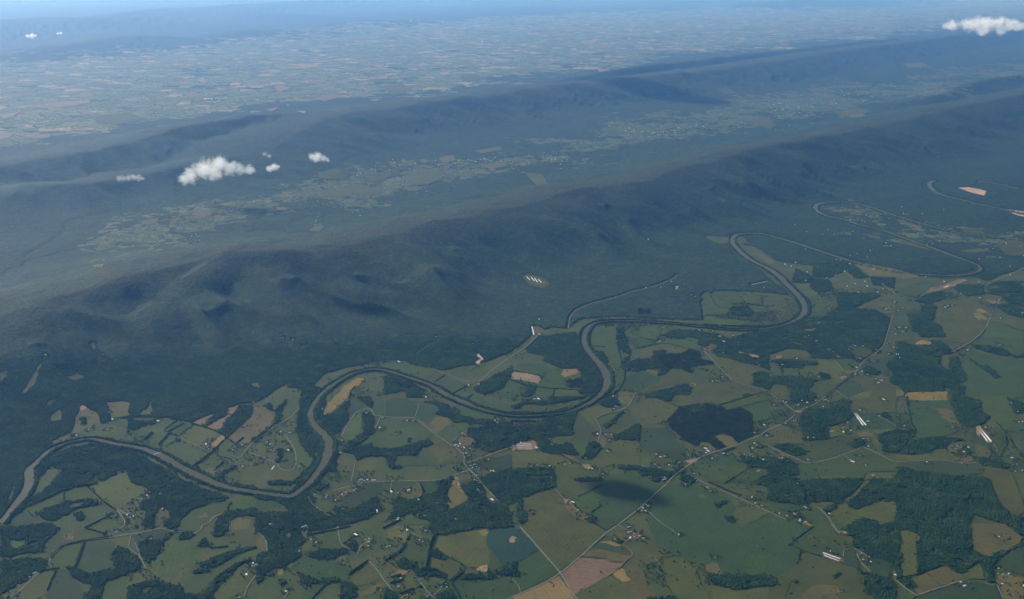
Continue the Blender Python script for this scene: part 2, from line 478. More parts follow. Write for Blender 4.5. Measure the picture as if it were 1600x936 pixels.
F g1 0 0 240 0 250 100 210 170 0 140
F g2 0 155 200 190 190 220 0 270
F o1 0 290 220 230 350 220 570 275 620 290 500 350 360 340 260 360 160 380 0 400
F g1 280 140 520 160 580 140 720 160 710 230 780 300 620 280 400 230 260 200
W 260 110 440 40 700 60 1000 100 1100 160 1000 240 880 200 840 250 720 230 740 160 600 130 530 160 380 150
N 160 310 320 300 330 350 500 340 620 290 760 310 760 420 930 440 940 470 780 490 640 510 660 590 590 560 500 530 360 530 250 500 0 560 0 440 150 400
W 0 420 200 400 300 500 360 540 310 600 230 625 280 530 200 510 60 560 0 540
F o2 80 530 200 560 240 560 220 610 140 600 80 570
F g2 0 560 90 590 260 640 230 700 0 800
F o1 360 540 520 540 680 620 660 680 640 720 540 700 280 740 20 850 0 800 240 700 300 620
F g1 660 520 930 490 1090 630 860 640 700 630
F o1 830 330 960 380 1300 460 1450 540 1440 650 1410 750 1200 700 1130 650 950 460
F o1 640 680 880 690 1120 680 1200 710 1400 765 1580 820 1300 880 1100 936 420 936 480 850 620 840 630 740
W 60 860 300 790 560 720 630 730 610 850 450 860 360 936 200 936 100 900
W 900 300 1000 240 1120 160 1300 100 1600 30 1600 540 1440 480 1300 460 1100 390 960 370
F d2 1220 330 1320 350 1400 390 1500 390 1480 360 1340 340 1240 315
F o2 880 220 940 230 900 320 860 330 800 300
W 1420 600 1500 560 1600 580 1600 780 1450 750 1410 730
W 1290 850 1350 850 1360 890 1290 890
F d2 640 710 690 700 700 740 650 740
F d2 940 120 1000 110 1040 120 1000 140
H 9 1130 930 1280 890 1400 860 1530 820
H 9 0 265 200 230 350 215 560 270
H 9 0 145 200 180 250 130
@1000 620
F o1 0 0 250 30 480 140 320 300 90 370 0 280
F o1 420 0 1240 0 1300 10 1000 100 860 70 600 110 500 130 400 70
F g1 1020 110 1300 20 1600 -10 1600 40 1250 130 1080 175
F g1 1260 140 1600 50 1600 280 1420 320 1400 210
F g2 0 400 200 390 400 400 500 540 560 560 560 780 440 820 260 700 120 700 0 620
F o1 400 480 490 480 490 540 690 610 680 680 560 640
N 320 330 480 140 700 90 1000 110 1080 180 1270 140 1400 210 1420 480 1240 580 1150 500 1060 470 930 490 1090 620 980 670 830 560 690 610 510 540 500 480 400 390
W 600 150 700 100 840 90 800 180 640 220
F o2 950 490 1060 470 1150 510 1220 590 1090 635 1010 560
F o2 760 550 900 610 960 680 840 740 800 700 740 600
F g3 650 830 720 780 1060 720 1380 870 1380 936 700 936
F o1 1100 720 1180 640 1430 540 1600 620 1600 740 1400 770 1250 750
W 1250 740 1400 770 1600 800 1600 936 1400 900 1270 800
W 0 880 110 890 220 920 400 930 540 880 580 936 380 980 0 990
F d2 560 800 620 790 760 760 720 800 640 850
F o1 120 700 200 700 380 800 360 830 200 800
F b3 1160 690 1260 690 1250 740 1180 730
H 10 1000 100 1300 20
H 8 1080 180 1250 130 1600 35
H 8 290 60 480 140
H 12 1040 690 1150 650 1200 640
W 1440 640 1560 610 1600 620 1500 650
@1000 720
F g1 720 60 850 40 1060 60 1370 80 1240 180 1100 260 1050 290 880 260 740 180
F g1 1110 280 1340 110 1480 90 1600 100 1600 330 1420 270 1270 240
F o1 1160 660 1240 600 1500 560 1590 640 1590 670 1290 830 1220 800
F o1 700 430 780 420 850 470 760 480
W 930 540 1000 510 1080 500 1050 550 940 590
W 1040 690 1120 680 1190 740 1160 790 1080 740
W 500 190 560 160 640 200 680 250 620 290 510 250
W 1180 0 1600 0 1600 60 1400 50
W 1440 270 1600 150 1600 330 1500 310
W 110 90 220 130 360 130 380 180 330 230 210 180 100 120 0 110 0 75
F d2 1450 130 1500 110 1530 140 1470 145
W 140 220 200 190 250 220 230 270 150 260
H 9 1060 280 1200 200 1370 90
H 12 860 270 1000 330 1160 400 1260 430
R 7 670 215 860 310 1100 410 1300 500 1600 640 1830 745
R 5 110 640 250 770 460 910
@1000 819
F o1 280 440 400 400 560 450 680 560 720 720 860 850 900 950 560 950 400 850 300 580
F o1 900 860 1100 800 1300 830 1600 780 1600 950 950 950
F o1 0 50 160 160 230 300 280 400 230 470 60 520 0 400
W 830 610 1000 620 1250 620 1400 640 1600 630 1720 690 1730 770 1600 770 1400 790 1290 830 1180 830 1080 790 900 760 860 690
F b3 820 520 920 480 990 510 1000 590 1040 600 1000 640 830 600
W 100 930 440 910 440 950 100 950
H 6 240 280 370 360 500 430 560 470 650 520 730 620 760 730 820 830 950 860
H 6 330 760 400 850
D 4 100 410 200 410 280 400 400 390
D 4 180 420 240 500 300 580
@1200 410
F o1 440 370 560 350 640 390 600 430 480 420
F g1 520 470 860 450 880 560 700 640 560 660 600 560
F g1 0 830 350 730 600 680 800 640 700 690 500 740 300 830 100 936 0 936
W 0 900 420 700 700 680 900 560 1100 580 1350 600 1500 680 1530 760 1480 936 0 936
F o2 400 840 560 800 600 840 520 860
F o2 640 750 740 790 700 790
F o1 840 750 960 720 980 745 880 760
F o2 1080 30 1200 10 1600 90 1680 110 1880 170 1860 190 1700 210 1600 190 1420 180 1280 170 1200 110
F d2 1290 65 1340 75 1330 105 1300 100
F o1 1230 530 1290 480 1460 420 1600 420 1600 660 1400 630 1330 560
F o2 960 110 1000 110 1080 150 1040 180
W 560 30 900 20 1060 60 1280 190 1100 200 960 110 760 200 560 180
W 900 380 1340 390 1400 420 1260 480 1080 560 900 560 860 460
W 350 80 560 180 520 260 300 250
W 560 200 760 220 820 340 620 380 520 300
W 1280 190 1600 200 1560 320 1320 280
H 9 490 460 860 465
H 9 640 350 900 430
H 9 300 240 560 250
H 12 220 220 320 330 420 390 500 460 520 560
R 5 820 225 980 215 1080 270 1240 300
R 5 1420 270 1600 410
R 6 1560 660 1480 930
R 5 960 110 1080 250
@1200 510
W 0 0 1530 0 1450 230 1370 320 1200 260 1000 210 960 200 1010 290 1080 400 560 400 500 300 260 280 210 280 40 350 0 350
F o2 430 40 600 20 580 60 450 60
F o1 410 140 450 110 510 140 460 155
F g1 310 190 440 220 430 245 320 215
F o1 230 310 280 280 460 300 540 400 380 410 260 370
F g1 980 210 1060 240 1200 250 1320 310 1200 390 1090 370 1020 290
F o2 710 280 770 270 930 400 880 390 800 320
F o1 600 410 830 420 950 560 900 640 980 640 1060 590 920 710 640 680 780 660 780 600 660 580 640 540
F g1 850 420 1070 400 1100 440 1070 490 1050 560 950 550
F o2 950 540 1080 550 1080 580 980 600
F d2 890 640 960 620 990 640 920 660
F g2 1200 480 1280 430 1480 380 1560 390 1480 470 1500 580 1580 650 1400 590 1390 540 1280 500
F g1 190 530 380 530 380 620 190 620
F o1 400 540 640 545 640 630 400 620
W 40 440 100 420 260 420 600 440 640 480 440 480 440 520 180 520 170 620 150 480
W 0 640 190 620 400 640 600 660 620 680 510 790 600 880 560 936 280 936 260 780 230 740 100 730 0 790
F o1 0 800 80 730 230 740 270 850 280 920 150 920
F g1 510 790 620 670 790 680 920 720 650 920 580 860
F g2 850 780 1030 660 1200 790 1180 820 1020 890 960 880
F o2 1010 890 1180 830 1300 810 1250 936 1020 936
F o1 1060 620 1300 640 1500 720 1600 780 1600 936 1250 936 1300 810 1200 800
F g1 800 870 850 800 980 900 1000 936 800 936
W 1090 410 1200 400 1380 300 1400 320 1260 400 1150 450 1100 440
W 1180 510 1280 500 1400 570 1370 610 1200 590
W 1480 470 1600 380 1600 740 1500 680 1580 620
N 650 580 720 590 780 620 760 680 660 640
F b2 100 370 170 360 170 400 110 410
F b3 1370 690 1430 670 1470 720 1380 740
H 10 700 880 920 715 1080 590
R 7 1525 0 1480 130 1450 230 1370 320 1200 430 1090 580 920 715 650 930 580 980 340 1070
R 4 840 430 960 580
R 4 840 790 1000 920
@1200 620
F o1 1020 100 1060 40 1360 0 1600 0 1600 200 1460 200 1340 230 1200 140
F o1 0 360 210 330 260 400 420 480 440 600 260 590 0 590
F g1 420 560 740 550 920 490 1100 470 1150 530 1010 600 1080 650 850 750 500 830 340 760 510 700
F g1 340 770 500 840 900 760 1150 660 1240 660 1500 780 1600 830 1600 936 360 936
F g2 1070 220 1120 210 1300 200 1600 360 1600 400 1280 410 1250 380
W 400 230 520 150 700 160 860 100 960 40 1050 180 1070 230 960 320 740 380 760 540 440 540 420 380
W 260 0 580 0 520 60 340 40
W 880 50 960 20 1060 60 1000 110
F o1 760 390 930 340 1020 380 1060 450 920 490 770 520
F b2 760 430 820 420 830 440 770 445
F g2 1000 330 1080 230 1220 400 1140 420
F o2 1100 460 1240 420 1330 490 1400 600 1330 590 1280 500 1150 510
F o1 1280 410 1600 400 1600 440 1400 480 1300 450
W 1370 500 1460 450 1620 420 1840 410 1850 440 1600 710 1450 690 1420 600
W 1010 590 1080 540 1190 540 1220 610 1080 650
W 60 610 260 590 400 640 520 690 400 740 320 740 200 690
W 1420 210 1500 210 1530 260 1430 250
F d2 320 180 440 180 400 200 340 205
F b3 140 710 200 700 280 740 260 770 180 760
W 0 760 150 760 300 800 380 900 380 936 0 936
F b3 1010 810 1090 790 1130 810 1200 840 1190 860 1030 845
H 8 770 525 920 490 1060 455
R 7 0 620 200 710 340 770 470 830 600 820 850 760 1140 650 1220 645 1500 780 1600 815 1980 800 2160 800 2420 830 2500 840 2600 825
R 5 1340 230 1520 320 1600 370
R 5 330 190 430 180
R 4 950 740 1040 790
@1200 720
F g1 390 60 600 40 1000 60 1220 130 1200 220 900 230 600 240 390 250
F o1 580 190 900 190 1000 220 620 240
W 0 0 300 20 370 50 380 250 480 250 900 230 1200 220 1220 240 1100 370 880 540 640 520 400 560 300 540 150 530 0 480
W 1260 240 1400 220 1600 230 1600 500 1480 510 1330 520 1100 610 1000 560 1010 510 1150 400
F o2 960 500 1100 390 1140 330 1220 240 1260 250 1150 400 1000 520
F o1 640 530 760 500 850 540 720 580
F o1 870 550 960 510 1010 580 1090 620 1330 530 1600 490 1600 780 1400 800 1340 740 1180 730 960 830 860 780 740 700 830 620
W 960 900 980 820 1180 720 1340 750 1390 800 1600 760 1600 936 1020 936
W 700 620 800 580 850 560 830 600 740 650
F g1 440 660 600 590 700 690 860 890 760 936 560 936 580 840 480 760
F g3 0 500 150 540 340 560 480 540 520 600 300 650 100 600 0 550
F b2 420 780 480 760 570 820 540 830
F d2 1290 190 1310 160 1340 190 1300 205
F b2 860 890 960 880 1020 910 960 930
W 300 700 360 660 420 680 380 720
H 10 420 930 560 830
R 6 590 580 640 600 740 700 870 890
@1200 819
F g1 300 270 560 50 800 40 860 100 960 200 1060 280 940 320 920 410 700 360 650 390 460 340
F o1 500 140 680 180 740 240 600 270 500 210
F o1 430 350 680 420 940 500 1120 560 1180 750 1300 870 1320 950 0 950 0 820 200 620 380 500
F o3 450 800 700 730 900 800 900 950 420 950
F g2 940 330 1060 300 1120 360 1150 560 1090 570 950 510
F g2 1250 470 1300 420 1480 440 1540 580 1520 680 1380 640 1290 600
F o1 1090 310 1200 360 1260 420 1220 520 1160 430
W 1060 270 1080 130 1200 60 1600 0 1600 560 1540 560 1500 450 1400 440 1300 420 1200 350 1100 300
W 1150 580 1280 620 1400 640 1540 700 1600 760 1600 950 1380 950 1200 860 1180 720
W 810 690 850 610 920 590 880 660
W 320 710 370 700 380 770 330 760
W 0 650 120 690 130 770 0 780
F b2 860 90 1000 90 1020 130 900 130
F b3 1560 590 1600 570 1600 720 1560 660
F b3 870 850 930 860 960 900 880 890
F b3 670 380 700 350 940 430 950 470 860 470
H 12 560 30 400 150 260 260
H 8 270 270 430 330 640 400 940 500 1110 560
H 10 410 330 370 490
H 9 270 740 210 930
R 4 940 410 950 330 1060 300 1090 300
R 6 1110 370 1160 480 1280 600
R 5 1080 310 1260 410
R 5 780 0 870 100
@1400 410
F g1 40 340 340 230 430 240 440 300 560 300 400 390 240 430 100 410
F b1 370 370 440 320 600 290 760 220 850 210 900 230 820 260 740 300 600 340 430 390
F d1 590 310 660 280 700 290 610 330
W 300 440 440 380 580 360 620 430 560 470 400 510 240 490
F o1 30 560 180 540 280 560 330 620 180 620 40 600
W 330 540 420 500 500 560 440 740 560 800 700 936 300 936 200 800 150 640 330 630
F o1 620 620 760 500 960 470 1100 560 1200 640 1170 700 1060 890 1000 936 620 936 560 800
F y1 950 620 1040 580 1180 640 1130 720 1050 730 980 690
F g1 1190 740 1300 760 1600 880 1600 936 1080 936 1130 820
F b1 1120 460 1200 480 1310 500 1300 530 1180 520
W 1100 380 1340 400 1600 400 1600 560 1420 520 1320 420
W 1000 100 1250 110 1440 60 1500 100 1300 160 1120 230 1000 190
W 760 280 1080 280 1100 400 900 420 720 330
W 1100 280 1200 240 1600 240 1600 380 1180 380
W 1260 540 1420 520 1600 600 1600 700 1400 650
F o1 1160 300 1280 290 1290 320 1200 340
F o1 1550 260 1600 255 1600 300 1560 300
F g1 0 680 180 760 220 900 60 936 0 936
H 10 1190 740 1300 760 1600 870
R 7 300 430 440 370 600 330 740 270 860 225
R 7 1600 70 1440 150 1280 210 1120 290
R 7 1190 650 1130 800 1010 936 950 990 860 1040 700 1120
@1400 510
F o1 540 30 650 0 1130 0 1080 100 960 190 860 210 780 210 700 190 640 180 600 100
F g1 960 200 1080 110 1150 0 1400 0 1600 70 1600 330 1440 300 1340 260 1240 260 1100 250 960 240
F g1 800 400 900 350 1020 330 1300 400 1600 430 1600 900 1080 936 900 850 860 740 880 620 800 480
W 0 270 200 300 440 180 560 180 640 260 700 320 560 350 530 500 660 560 700 680 840 740 860 830 700 936 660 780 620 770 600 810 120 820 80 760 0 680
W 660 480 690 380 780 380 800 500 870 620 860 700 760 700 680 600
W 960 230 1100 240 1240 260 1340 290 1420 340 1380 370 1260 350 1000 280
W 890 400 960 430 1080 500 1150 490 1200 540 1290 640 1230 660 1150 580 1060 520
W 1440 370 1600 350 1600 390 1460 390
F b2 260 200 330 180 460 200 430 240 240 230
F o1 0 140 60 120 210 170 60 190 0 180
F g1 80 70 230 50 200 140 100 100
F o2 0 790 80 800 110 870 0 880
F y1 120 830 390 818 640 820 650 925 400 930 144 930
W 0 190 80 200 240 240 200 300 0 260
H 8 780 340 900 380
H 8 1200 400 1300 440 1530 570
H 8 1340 750 1530 770
H 8 900 750 1000 800 1050 860
H 10 640 360 780 290 950 205 1080 110 1120 20
@1400 620
F g3 170 60 400 50 660 50 720 140 760 260 800 400 700 480 500 510 240 520 250 430 200 330 170 200
F o2 460 140 620 140 720 190 760 300 820 400 740 390 640 300 500 240
W 680 60 800 20 900 0 1050 60 1060 180 1160 240 1100 330 960 380 860 370 780 300 720 160
F o1 0 720 200 740 460 680 620 640 640 700 800 760 820 820 560 790 0 810
W 30 720 200 540 560 510 720 510 860 540 700 580 600 640 480 660 420 700 200 730
F b3 620 640 700 580 820 570 850 620 780 700 690 700
F b3 800 790 940 740 980 800 880 830
W 830 600 880 620 940 740 980 760 900 700
F g2 970 360 1180 600 1200 690 960 560
F o1 980 620 1080 590 1200 700 1150 770 1020 760
F d2 1000 375 1040 365 1210 575 1140 580 1010 480
W 1030 780 1300 790 1400 900 1200 870 1060 840
F g1 1050 0 1400 0 1500 250 1600 350 1600 430 1300 410 1180 260 1080 180
F g1 1400 460 1600 440 1600 700 1480 560
F g1 1200 450 1330 440 1370 620 1290 760 1220 660
F g2 0 830 500 810 820 840 1000 840 1060 930 1100 960 800 1000 200 920 0 960
H 12 140 0 150 130 170 220 190 330 250 430
H 14 1260 330 1400 500 1450 600 1600 750
H 12 1340 430 1380 600
H 12 1160 660 1300 800 1400 900
R 4 1340 415 1450 430 1600 440
D 5 1210 590 1260 650 1260 690
W 1400 20 1560 60 1600 200 1500 220 1440 120
@1400 720
W 0 80 160 90 200 140 400 160 620 200 800 200 1100 200 1180 260 1230 400 1300 560 1400 640 1420 700 1600 720 1600 936 1530 930 1440 830 1300 780 1100 700 930 660 920 936 300 936 170 880 60 870 40 936 0 936
F o1 1100 60 1300 100 1440 170 1500 300 1560 440 1600 560 1600 640 1560 690 1430 650 1300 520 1230 360 1140 200
W 1030 20 1320 0 1400 100 1260 90 1080 60
@1400 819
W 300 150 290 0 930 0 930 200 970 330 1080 400 1000 500 840 600 740 600 600 500 380 590 270 610 260 240
W -40 0 40 0 60 200 60 660 20 700 0 560 -40 560
F o1 60 80 130 80 220 110 300 150 310 200 250 220 270 420 260 610 130 660 70 670 50 300
F o3 930 0 1320 0 1450 80 1590 170 1560 230 1400 320 1250 390 1180 400 1080 390 970 320 930 150
F b3 1310 10 1360 0 1450 90 1400 130 1330 60
F o3 190 700 380 610 560 780 300 890 270 880 240 800
F o3 400 600 590 520 820 640 860 700 580 775
F o1 840 610 1040 500 1100 700 900 690
F o2 1020 580 1060 520 1110 700 1030 680
F g2 320 890 880 720 1240 760 1330 950 280 950
F g1 0 760 30 740 270 910 200 950 0 950
F g2 1220 560 1290 440 1420 350 1600 250 1600 650 1420 600 1300 530
F o3 1250 700 1340 600 1440 650 1600 690 1600 950 1340 950
W 1050 440 1180 400 1280 350 1400 310 1390 350 1280 440 1210 560 1240 740 1180 740 1150 600
W 50 720 150 680 270 800 220 830 120 780
W 1360 320 1480 290 1600 230 1600 260 1440 340
H 12 40 720 200 660 400 580 580 510
H 6 380 610 570 780
H 10 1400 340 1600 240
R 6 0 710 150 830 270 905
R 6 280 890 860 700
R 4 1110 750 1230 765
R 5 1260 760 1340 935
@530 0 2.962
F o2 460 730 530 720 540 745 480 755
F o1 300 800 380 780 470 790 480 830 400 860 330 860
F o1 0 875 60 850 130 860 190 900 80 905 0 885
F o1 100 840 180 815 250 810 180 850
F o2 640 765 760 750 780 770 700 785
F o2 790 745 860 740 840 755
F o1 860 800 940 805 1010 850 900 845
F o2 620 700 740 680 755 695 660 712
F o1 1200 600 1260 595 1320 625 1250 620
F o1 1410 530 1510 520 1530 545 1430 548
F o1 1180 690 1300 680 1290 700
F b2 105 330 170 322 130 338
F b2 150 352 240 338 200 356
F b2 150 293 210 296 180 304
F b2 110 410 150 415 130 428
F y1 445 408 500 415 480 425
F b2 560 382 615 400 592 406
F b2 800 328 830 345 870 345 840 352 805 345
F b2 1110 195 1200 185 1170 210
F b2 1190 152 1390 155 1360 168
F b2 1190 315 1250 322 1235 331
F b2 440 146 478 143 475 158 445 156
F y1 310 150 335 150 330 156
F o1 200 400 300 390 320 430 240 440
F o1 555 355 620 345 690 360 640 380 570 375
@0 0 2.962
F b2 115 630 170 620 235 626 230 638 130 641
F b2 10 540 100 513 60 545 10 552
F b2 135 490 410 462 420 475 360 490 200 505
F b2 865 445 880 430 900 428 915 455
F b2 1270 405 1290 396 1345 408 1290 428
F b2 1450 455 1550 435 1580 450 1500 470
F b2 1060 492 1120 488 1090 507
F b2 1225 508 1290 498 1260 518
F b2 1220 322 1310 330 1260 342
F b2 1370 298 1480 298 1470 308 1400 318
F b2 825 212 880 213 860 228
F b2 920 370 960 368 950 384 925 382
F b2 0 620 60 622 40 640 0 650
F b2 330 425 375 424 360 434
F b2 1420 375 1505 370 1500 382 1430 388
F b2 1370 515 1415 515 1410 527
F o1 440 540 600 525 680 550 560 580 450 570
F o1 1470 800 1560 780 1610 805 1610 830 1480 832
F o1 1470 880 1610 880 1610 910 1490 912
F o2 970 930 1010 920 1020 934
@0 310 2.962
F o2 650 105 735 92 720 122 660 120
F o2 785 118 800 98 830 86 810 122
F o2 890 95 920 72 970 50 982 78 930 100
F o2 450 225 490 215 485 240 455 238
F o2 420 312 480 305 470 322
F o1 1430 150 1480 115 1500 130 1480 155
F o1 1090 115 1150 100 1140 122
F o1 1160 40 1240 36 1230 52
@1060 0 2.962
F o1 180 415 230 405 275 435 210 437
F o1 1040 295 1130 290 1160 310 1080 315
F o2 780 535 850 525 870 540 800 545
F o1 720 520 840 500 900 520 760 545
F o1 330 555 420 540 440 570 350 585
F o1 320 415 345 415 340 425
F o1 330 570 450 575 430 600
@530 310 2.962
F o1 846 360 880 350 950 372 974 395 952 416 880 406"""
HOUSES = """@0 620
B m 1405 282 1360 198
B s 955 484 1345 412 1110 415 1125 390
@200 620
B L 378 305
B m 262 362 975 597 1335 640 1437 875 1570 70
B s 1020 548 980 620 995 628 1010 655 1048 682 905 790 1425 600 1310 670 1465 365
@400 620
B L 420 452
B m 485 300 312 440 185 672 218 677 405 672 540 875 860 215 1382 205 1580 262 1550 388 1075 545
B s 350 465 395 350 140 565 175 595 220 590 348 585 830 155 718 175 1548 408 980 690 1050 700
P 230 870 195 915
@600 620
B L 890 610
B m 290 303 150 468 525 8 1385 300 910 600 950 592 930 620 1005 640 1075 648 1028 705 1065 740 1080 865 1130 850 1185 900 898 895 1335 928 1365 928 1160 1052
B s 365 300 1410 318 1425 328 1415 270 1440 285 1100 665 980 460 1008 475 1308 788 1105 890 1155 880 1385 938 1080 930 1158 980 1130 1040 1185 1075 935 1100
@600 720
B L 95 390 1355 490
B m 300 375 430 488 1170 365 507 688 180 720 895 730 515 877 290 870
B s 115 258 175 405 320 365 775 535 1190 380 425 672 170 738 660 525 985 140
@600 819
B m 40 285 455 695 180 785 720 785 515 880
B s 125 195 75 275 175 370 490 690 445 200 485 220 460 170 210 680 770 750 785 790 540 905 290 885
@400 720
B L 1310 240 590 828 1250 930
B m 738 425 865 413 890 435 875 460 993 497 1125 398 1285 270 1355 252 1220 375 175 797 1515 625
B s 1075 425 1395 240 1320 275 1250 355 620 815 1515 645 1085 600
P 1440 246 1498 242
@400 819
B m 750 235 1415 185 1410 228 540 340 375 843 1560 830 8 512
B s 685 195 1370 200 1405 275 1100 485 150 625
@200 819
B m 1595 512 1510 598 1483 635 1390 920
B s 1565 490 1555 525 290 185
@0 819
B L 435 612 1455 98
B m 370 662 180 890
B s 1365 118
@0 720
B m 1385 705
B s 1292 515 1400 690 1590 680
@200 720
B m 10 660 20 830 165 483 400 418 1080 140
B s 45 620 70 695 100 680 25 710 5 825 130 475 115 510 275 395 240 435 525 312 430 603 495 705 395 765 1375 120
@800 620
P 62 597 240 590
P 65 619 243 607
P 72 638 250 632
P 78 660 255 655
B L 305 640 283 30 333 32
B m 110 573 15 612 1290 120 1070 468 1168 480 1240 475 1190 682 920 768 965 895 1005 902 472 868
B s 1275 150 1315 130 1415 190 1105 462 1215 545 1215 690 465 528 500 602 658 845 718 835 240 868 320 855 20 645
@800 720
B L 765 522 1460 835
B m 822 620
B r 870 675 890 720 925 712 865 712 950 705
B s 1135 165 250 640 488 215
@800 819
B L 1480 180
B m 1455 105 1485 100 1572 108 1590 150 1285 192 1640 180
B s 1525 125 1565 175
B r 1530 160 1610 150
@1000 720
B L 300 240
B m 35 592 70 630 25 625 105 565 310 210 840 335 1400 458 1520 565 365 58 490 25 485 925
B s 80 550 862 355 885 378 568 295 678 163 1440 530 710 255 185 45 238 87 395 70 945 1210
@1000 620
B L 820 650 850 680
B m 205 720 250 755 490 825 365 858 900 778 825 705 1045 712 1395 720 1430 585 1405 645 1430 450 1555 355 1590 490 1540 790
B s 270 760 305 745 185 850 240 885 615 658 602 728 870 690 930 690 1100 715 1300 722 1370 740 1410 748 1460 605 1445 678
@1200 620
B L 1250 310 945 445 1060 815 1445 38 1035 425
P 1105 215 1225 360
P 1082 212 1190 362
B m 190 55 222 72 360 112 490 75 425 50 720 40 500 512 570 512 1150 170 1390 240 995 325 1195 525 145 768 180 768
B s 382 102 485 130 595 48 700 42 755 55 690 125 320 298 345 298 80 98 220 340 1200 205 940 385 1085 385 1245 525 1210 560 1255 620 40 740 240 800 500 790 1030 795 1220 860 1145 735
@1200 720
B m 140 662 242 690 400 738 398 755 458 578 478 595 765 665 960 900
B s 325 660 345 672 370 288 470 765
@1200 819
P 690 365 905 440
P 700 395 890 466
T 780 350
B m 1172 370 1190 447 1590 640
B s 1285 475 1265 410 875 838
@1400 819
B L 855 780
B m 1288 160 810 730 1335 635 1410 628 1328 750 1595 778
B s 1360 152 1330 180 880 775 1283 553 1283 620 1460 880
@1400 620
P 1040 385 1190 570
P 1018 400 1140 562
B m 1440 85 1520 192 1540 320 1580 315 850 688 770 620 905 635 705 730 385 820 1445 765 105 365 1115 385 1580 920
B s 1495 122 805 603 745 655 860 745 1465 765 1510 845 1460 855 20 235 700 385 820 828 1495 930
@1400 510
B L 900 295 40 20
B m 420 212 30 352 5 350 45 395 120 20 1300 228
B s 85 65 970 285
B r 700 325 725 318 745 308 770 295 800 280 815 272 840 258 855 248
@1200 510
B L 180 482 1380 708 1420 680
B m 605 185 820 325 880 385 1010 295 1090 248 1190 248 1350 295 1155 405 360 405 470 465 1175 562 1105 515 1090 602 1345 660 1325 440 635 628 1570 262 1595 95 1240 605
B s 510 115 370 75 740 285 785 415 1065 230 1380 298 1130 395 1065 480 1295 432 525 602 1490 215 1515 342 1585 35
@1000 510
B L 1048 190
B m 240 195 295 22 735 45 910 60 1165 118 810 290 1045 330 1490 490 908 685 988 692
B s 250 185 215 200 750 55 815 325 960 680 1030 635 795 552 1530 410
@1000 410
P 1400 280 1590 240
B L 460 310
B m 685 430 1550 318 260 310
B s 643 408 395 240 60 128 75 318 550 268
@1200 410
B L 735 200 1370 375
B m 215 27 620 62 488 122 470 230 955 115 845 165 1090 270 1210 242 1240 300 990 300 1135 377 1440 335 1580 498 1478 585 1525 585 1020 20 640 760 345 5
B s 290 50 490 180 558 185 895 280 1440 270 1578 378 1500 575 795 550 760 588 510 915 370 875 1585 835
@1400 410
B L 630 305 850 230 1050 445 1425 163
B m 600 243 730 293 1040 245 808 390 645 545 615 565 1285 477 1305 702 1580 635 1425 55 122 822 85 870
B s 218 302 370 180 795 450 700 540 1250 582 1465 618 25 605 90 570 265 600 630 412
@800 510
P 250 8 275 110
B m 345 102 1265 875
B s 265 185 1278 545
@600 510
B L 187 443
B m 1060 737 1185 725 525 885
B s 805 525 490 870 648 132 1110 220
@530 310 2.962
P 866 362 882 379
P 887 364 903 384
P 904 371 918 390
P 920 374 936 392
B m 948 390 925 560 1430 190 925 630
B s 1540 212 1280 455
@0 310 2.962
B m 210 725 1310 645 1355 655
B s 475 722 295 910"""
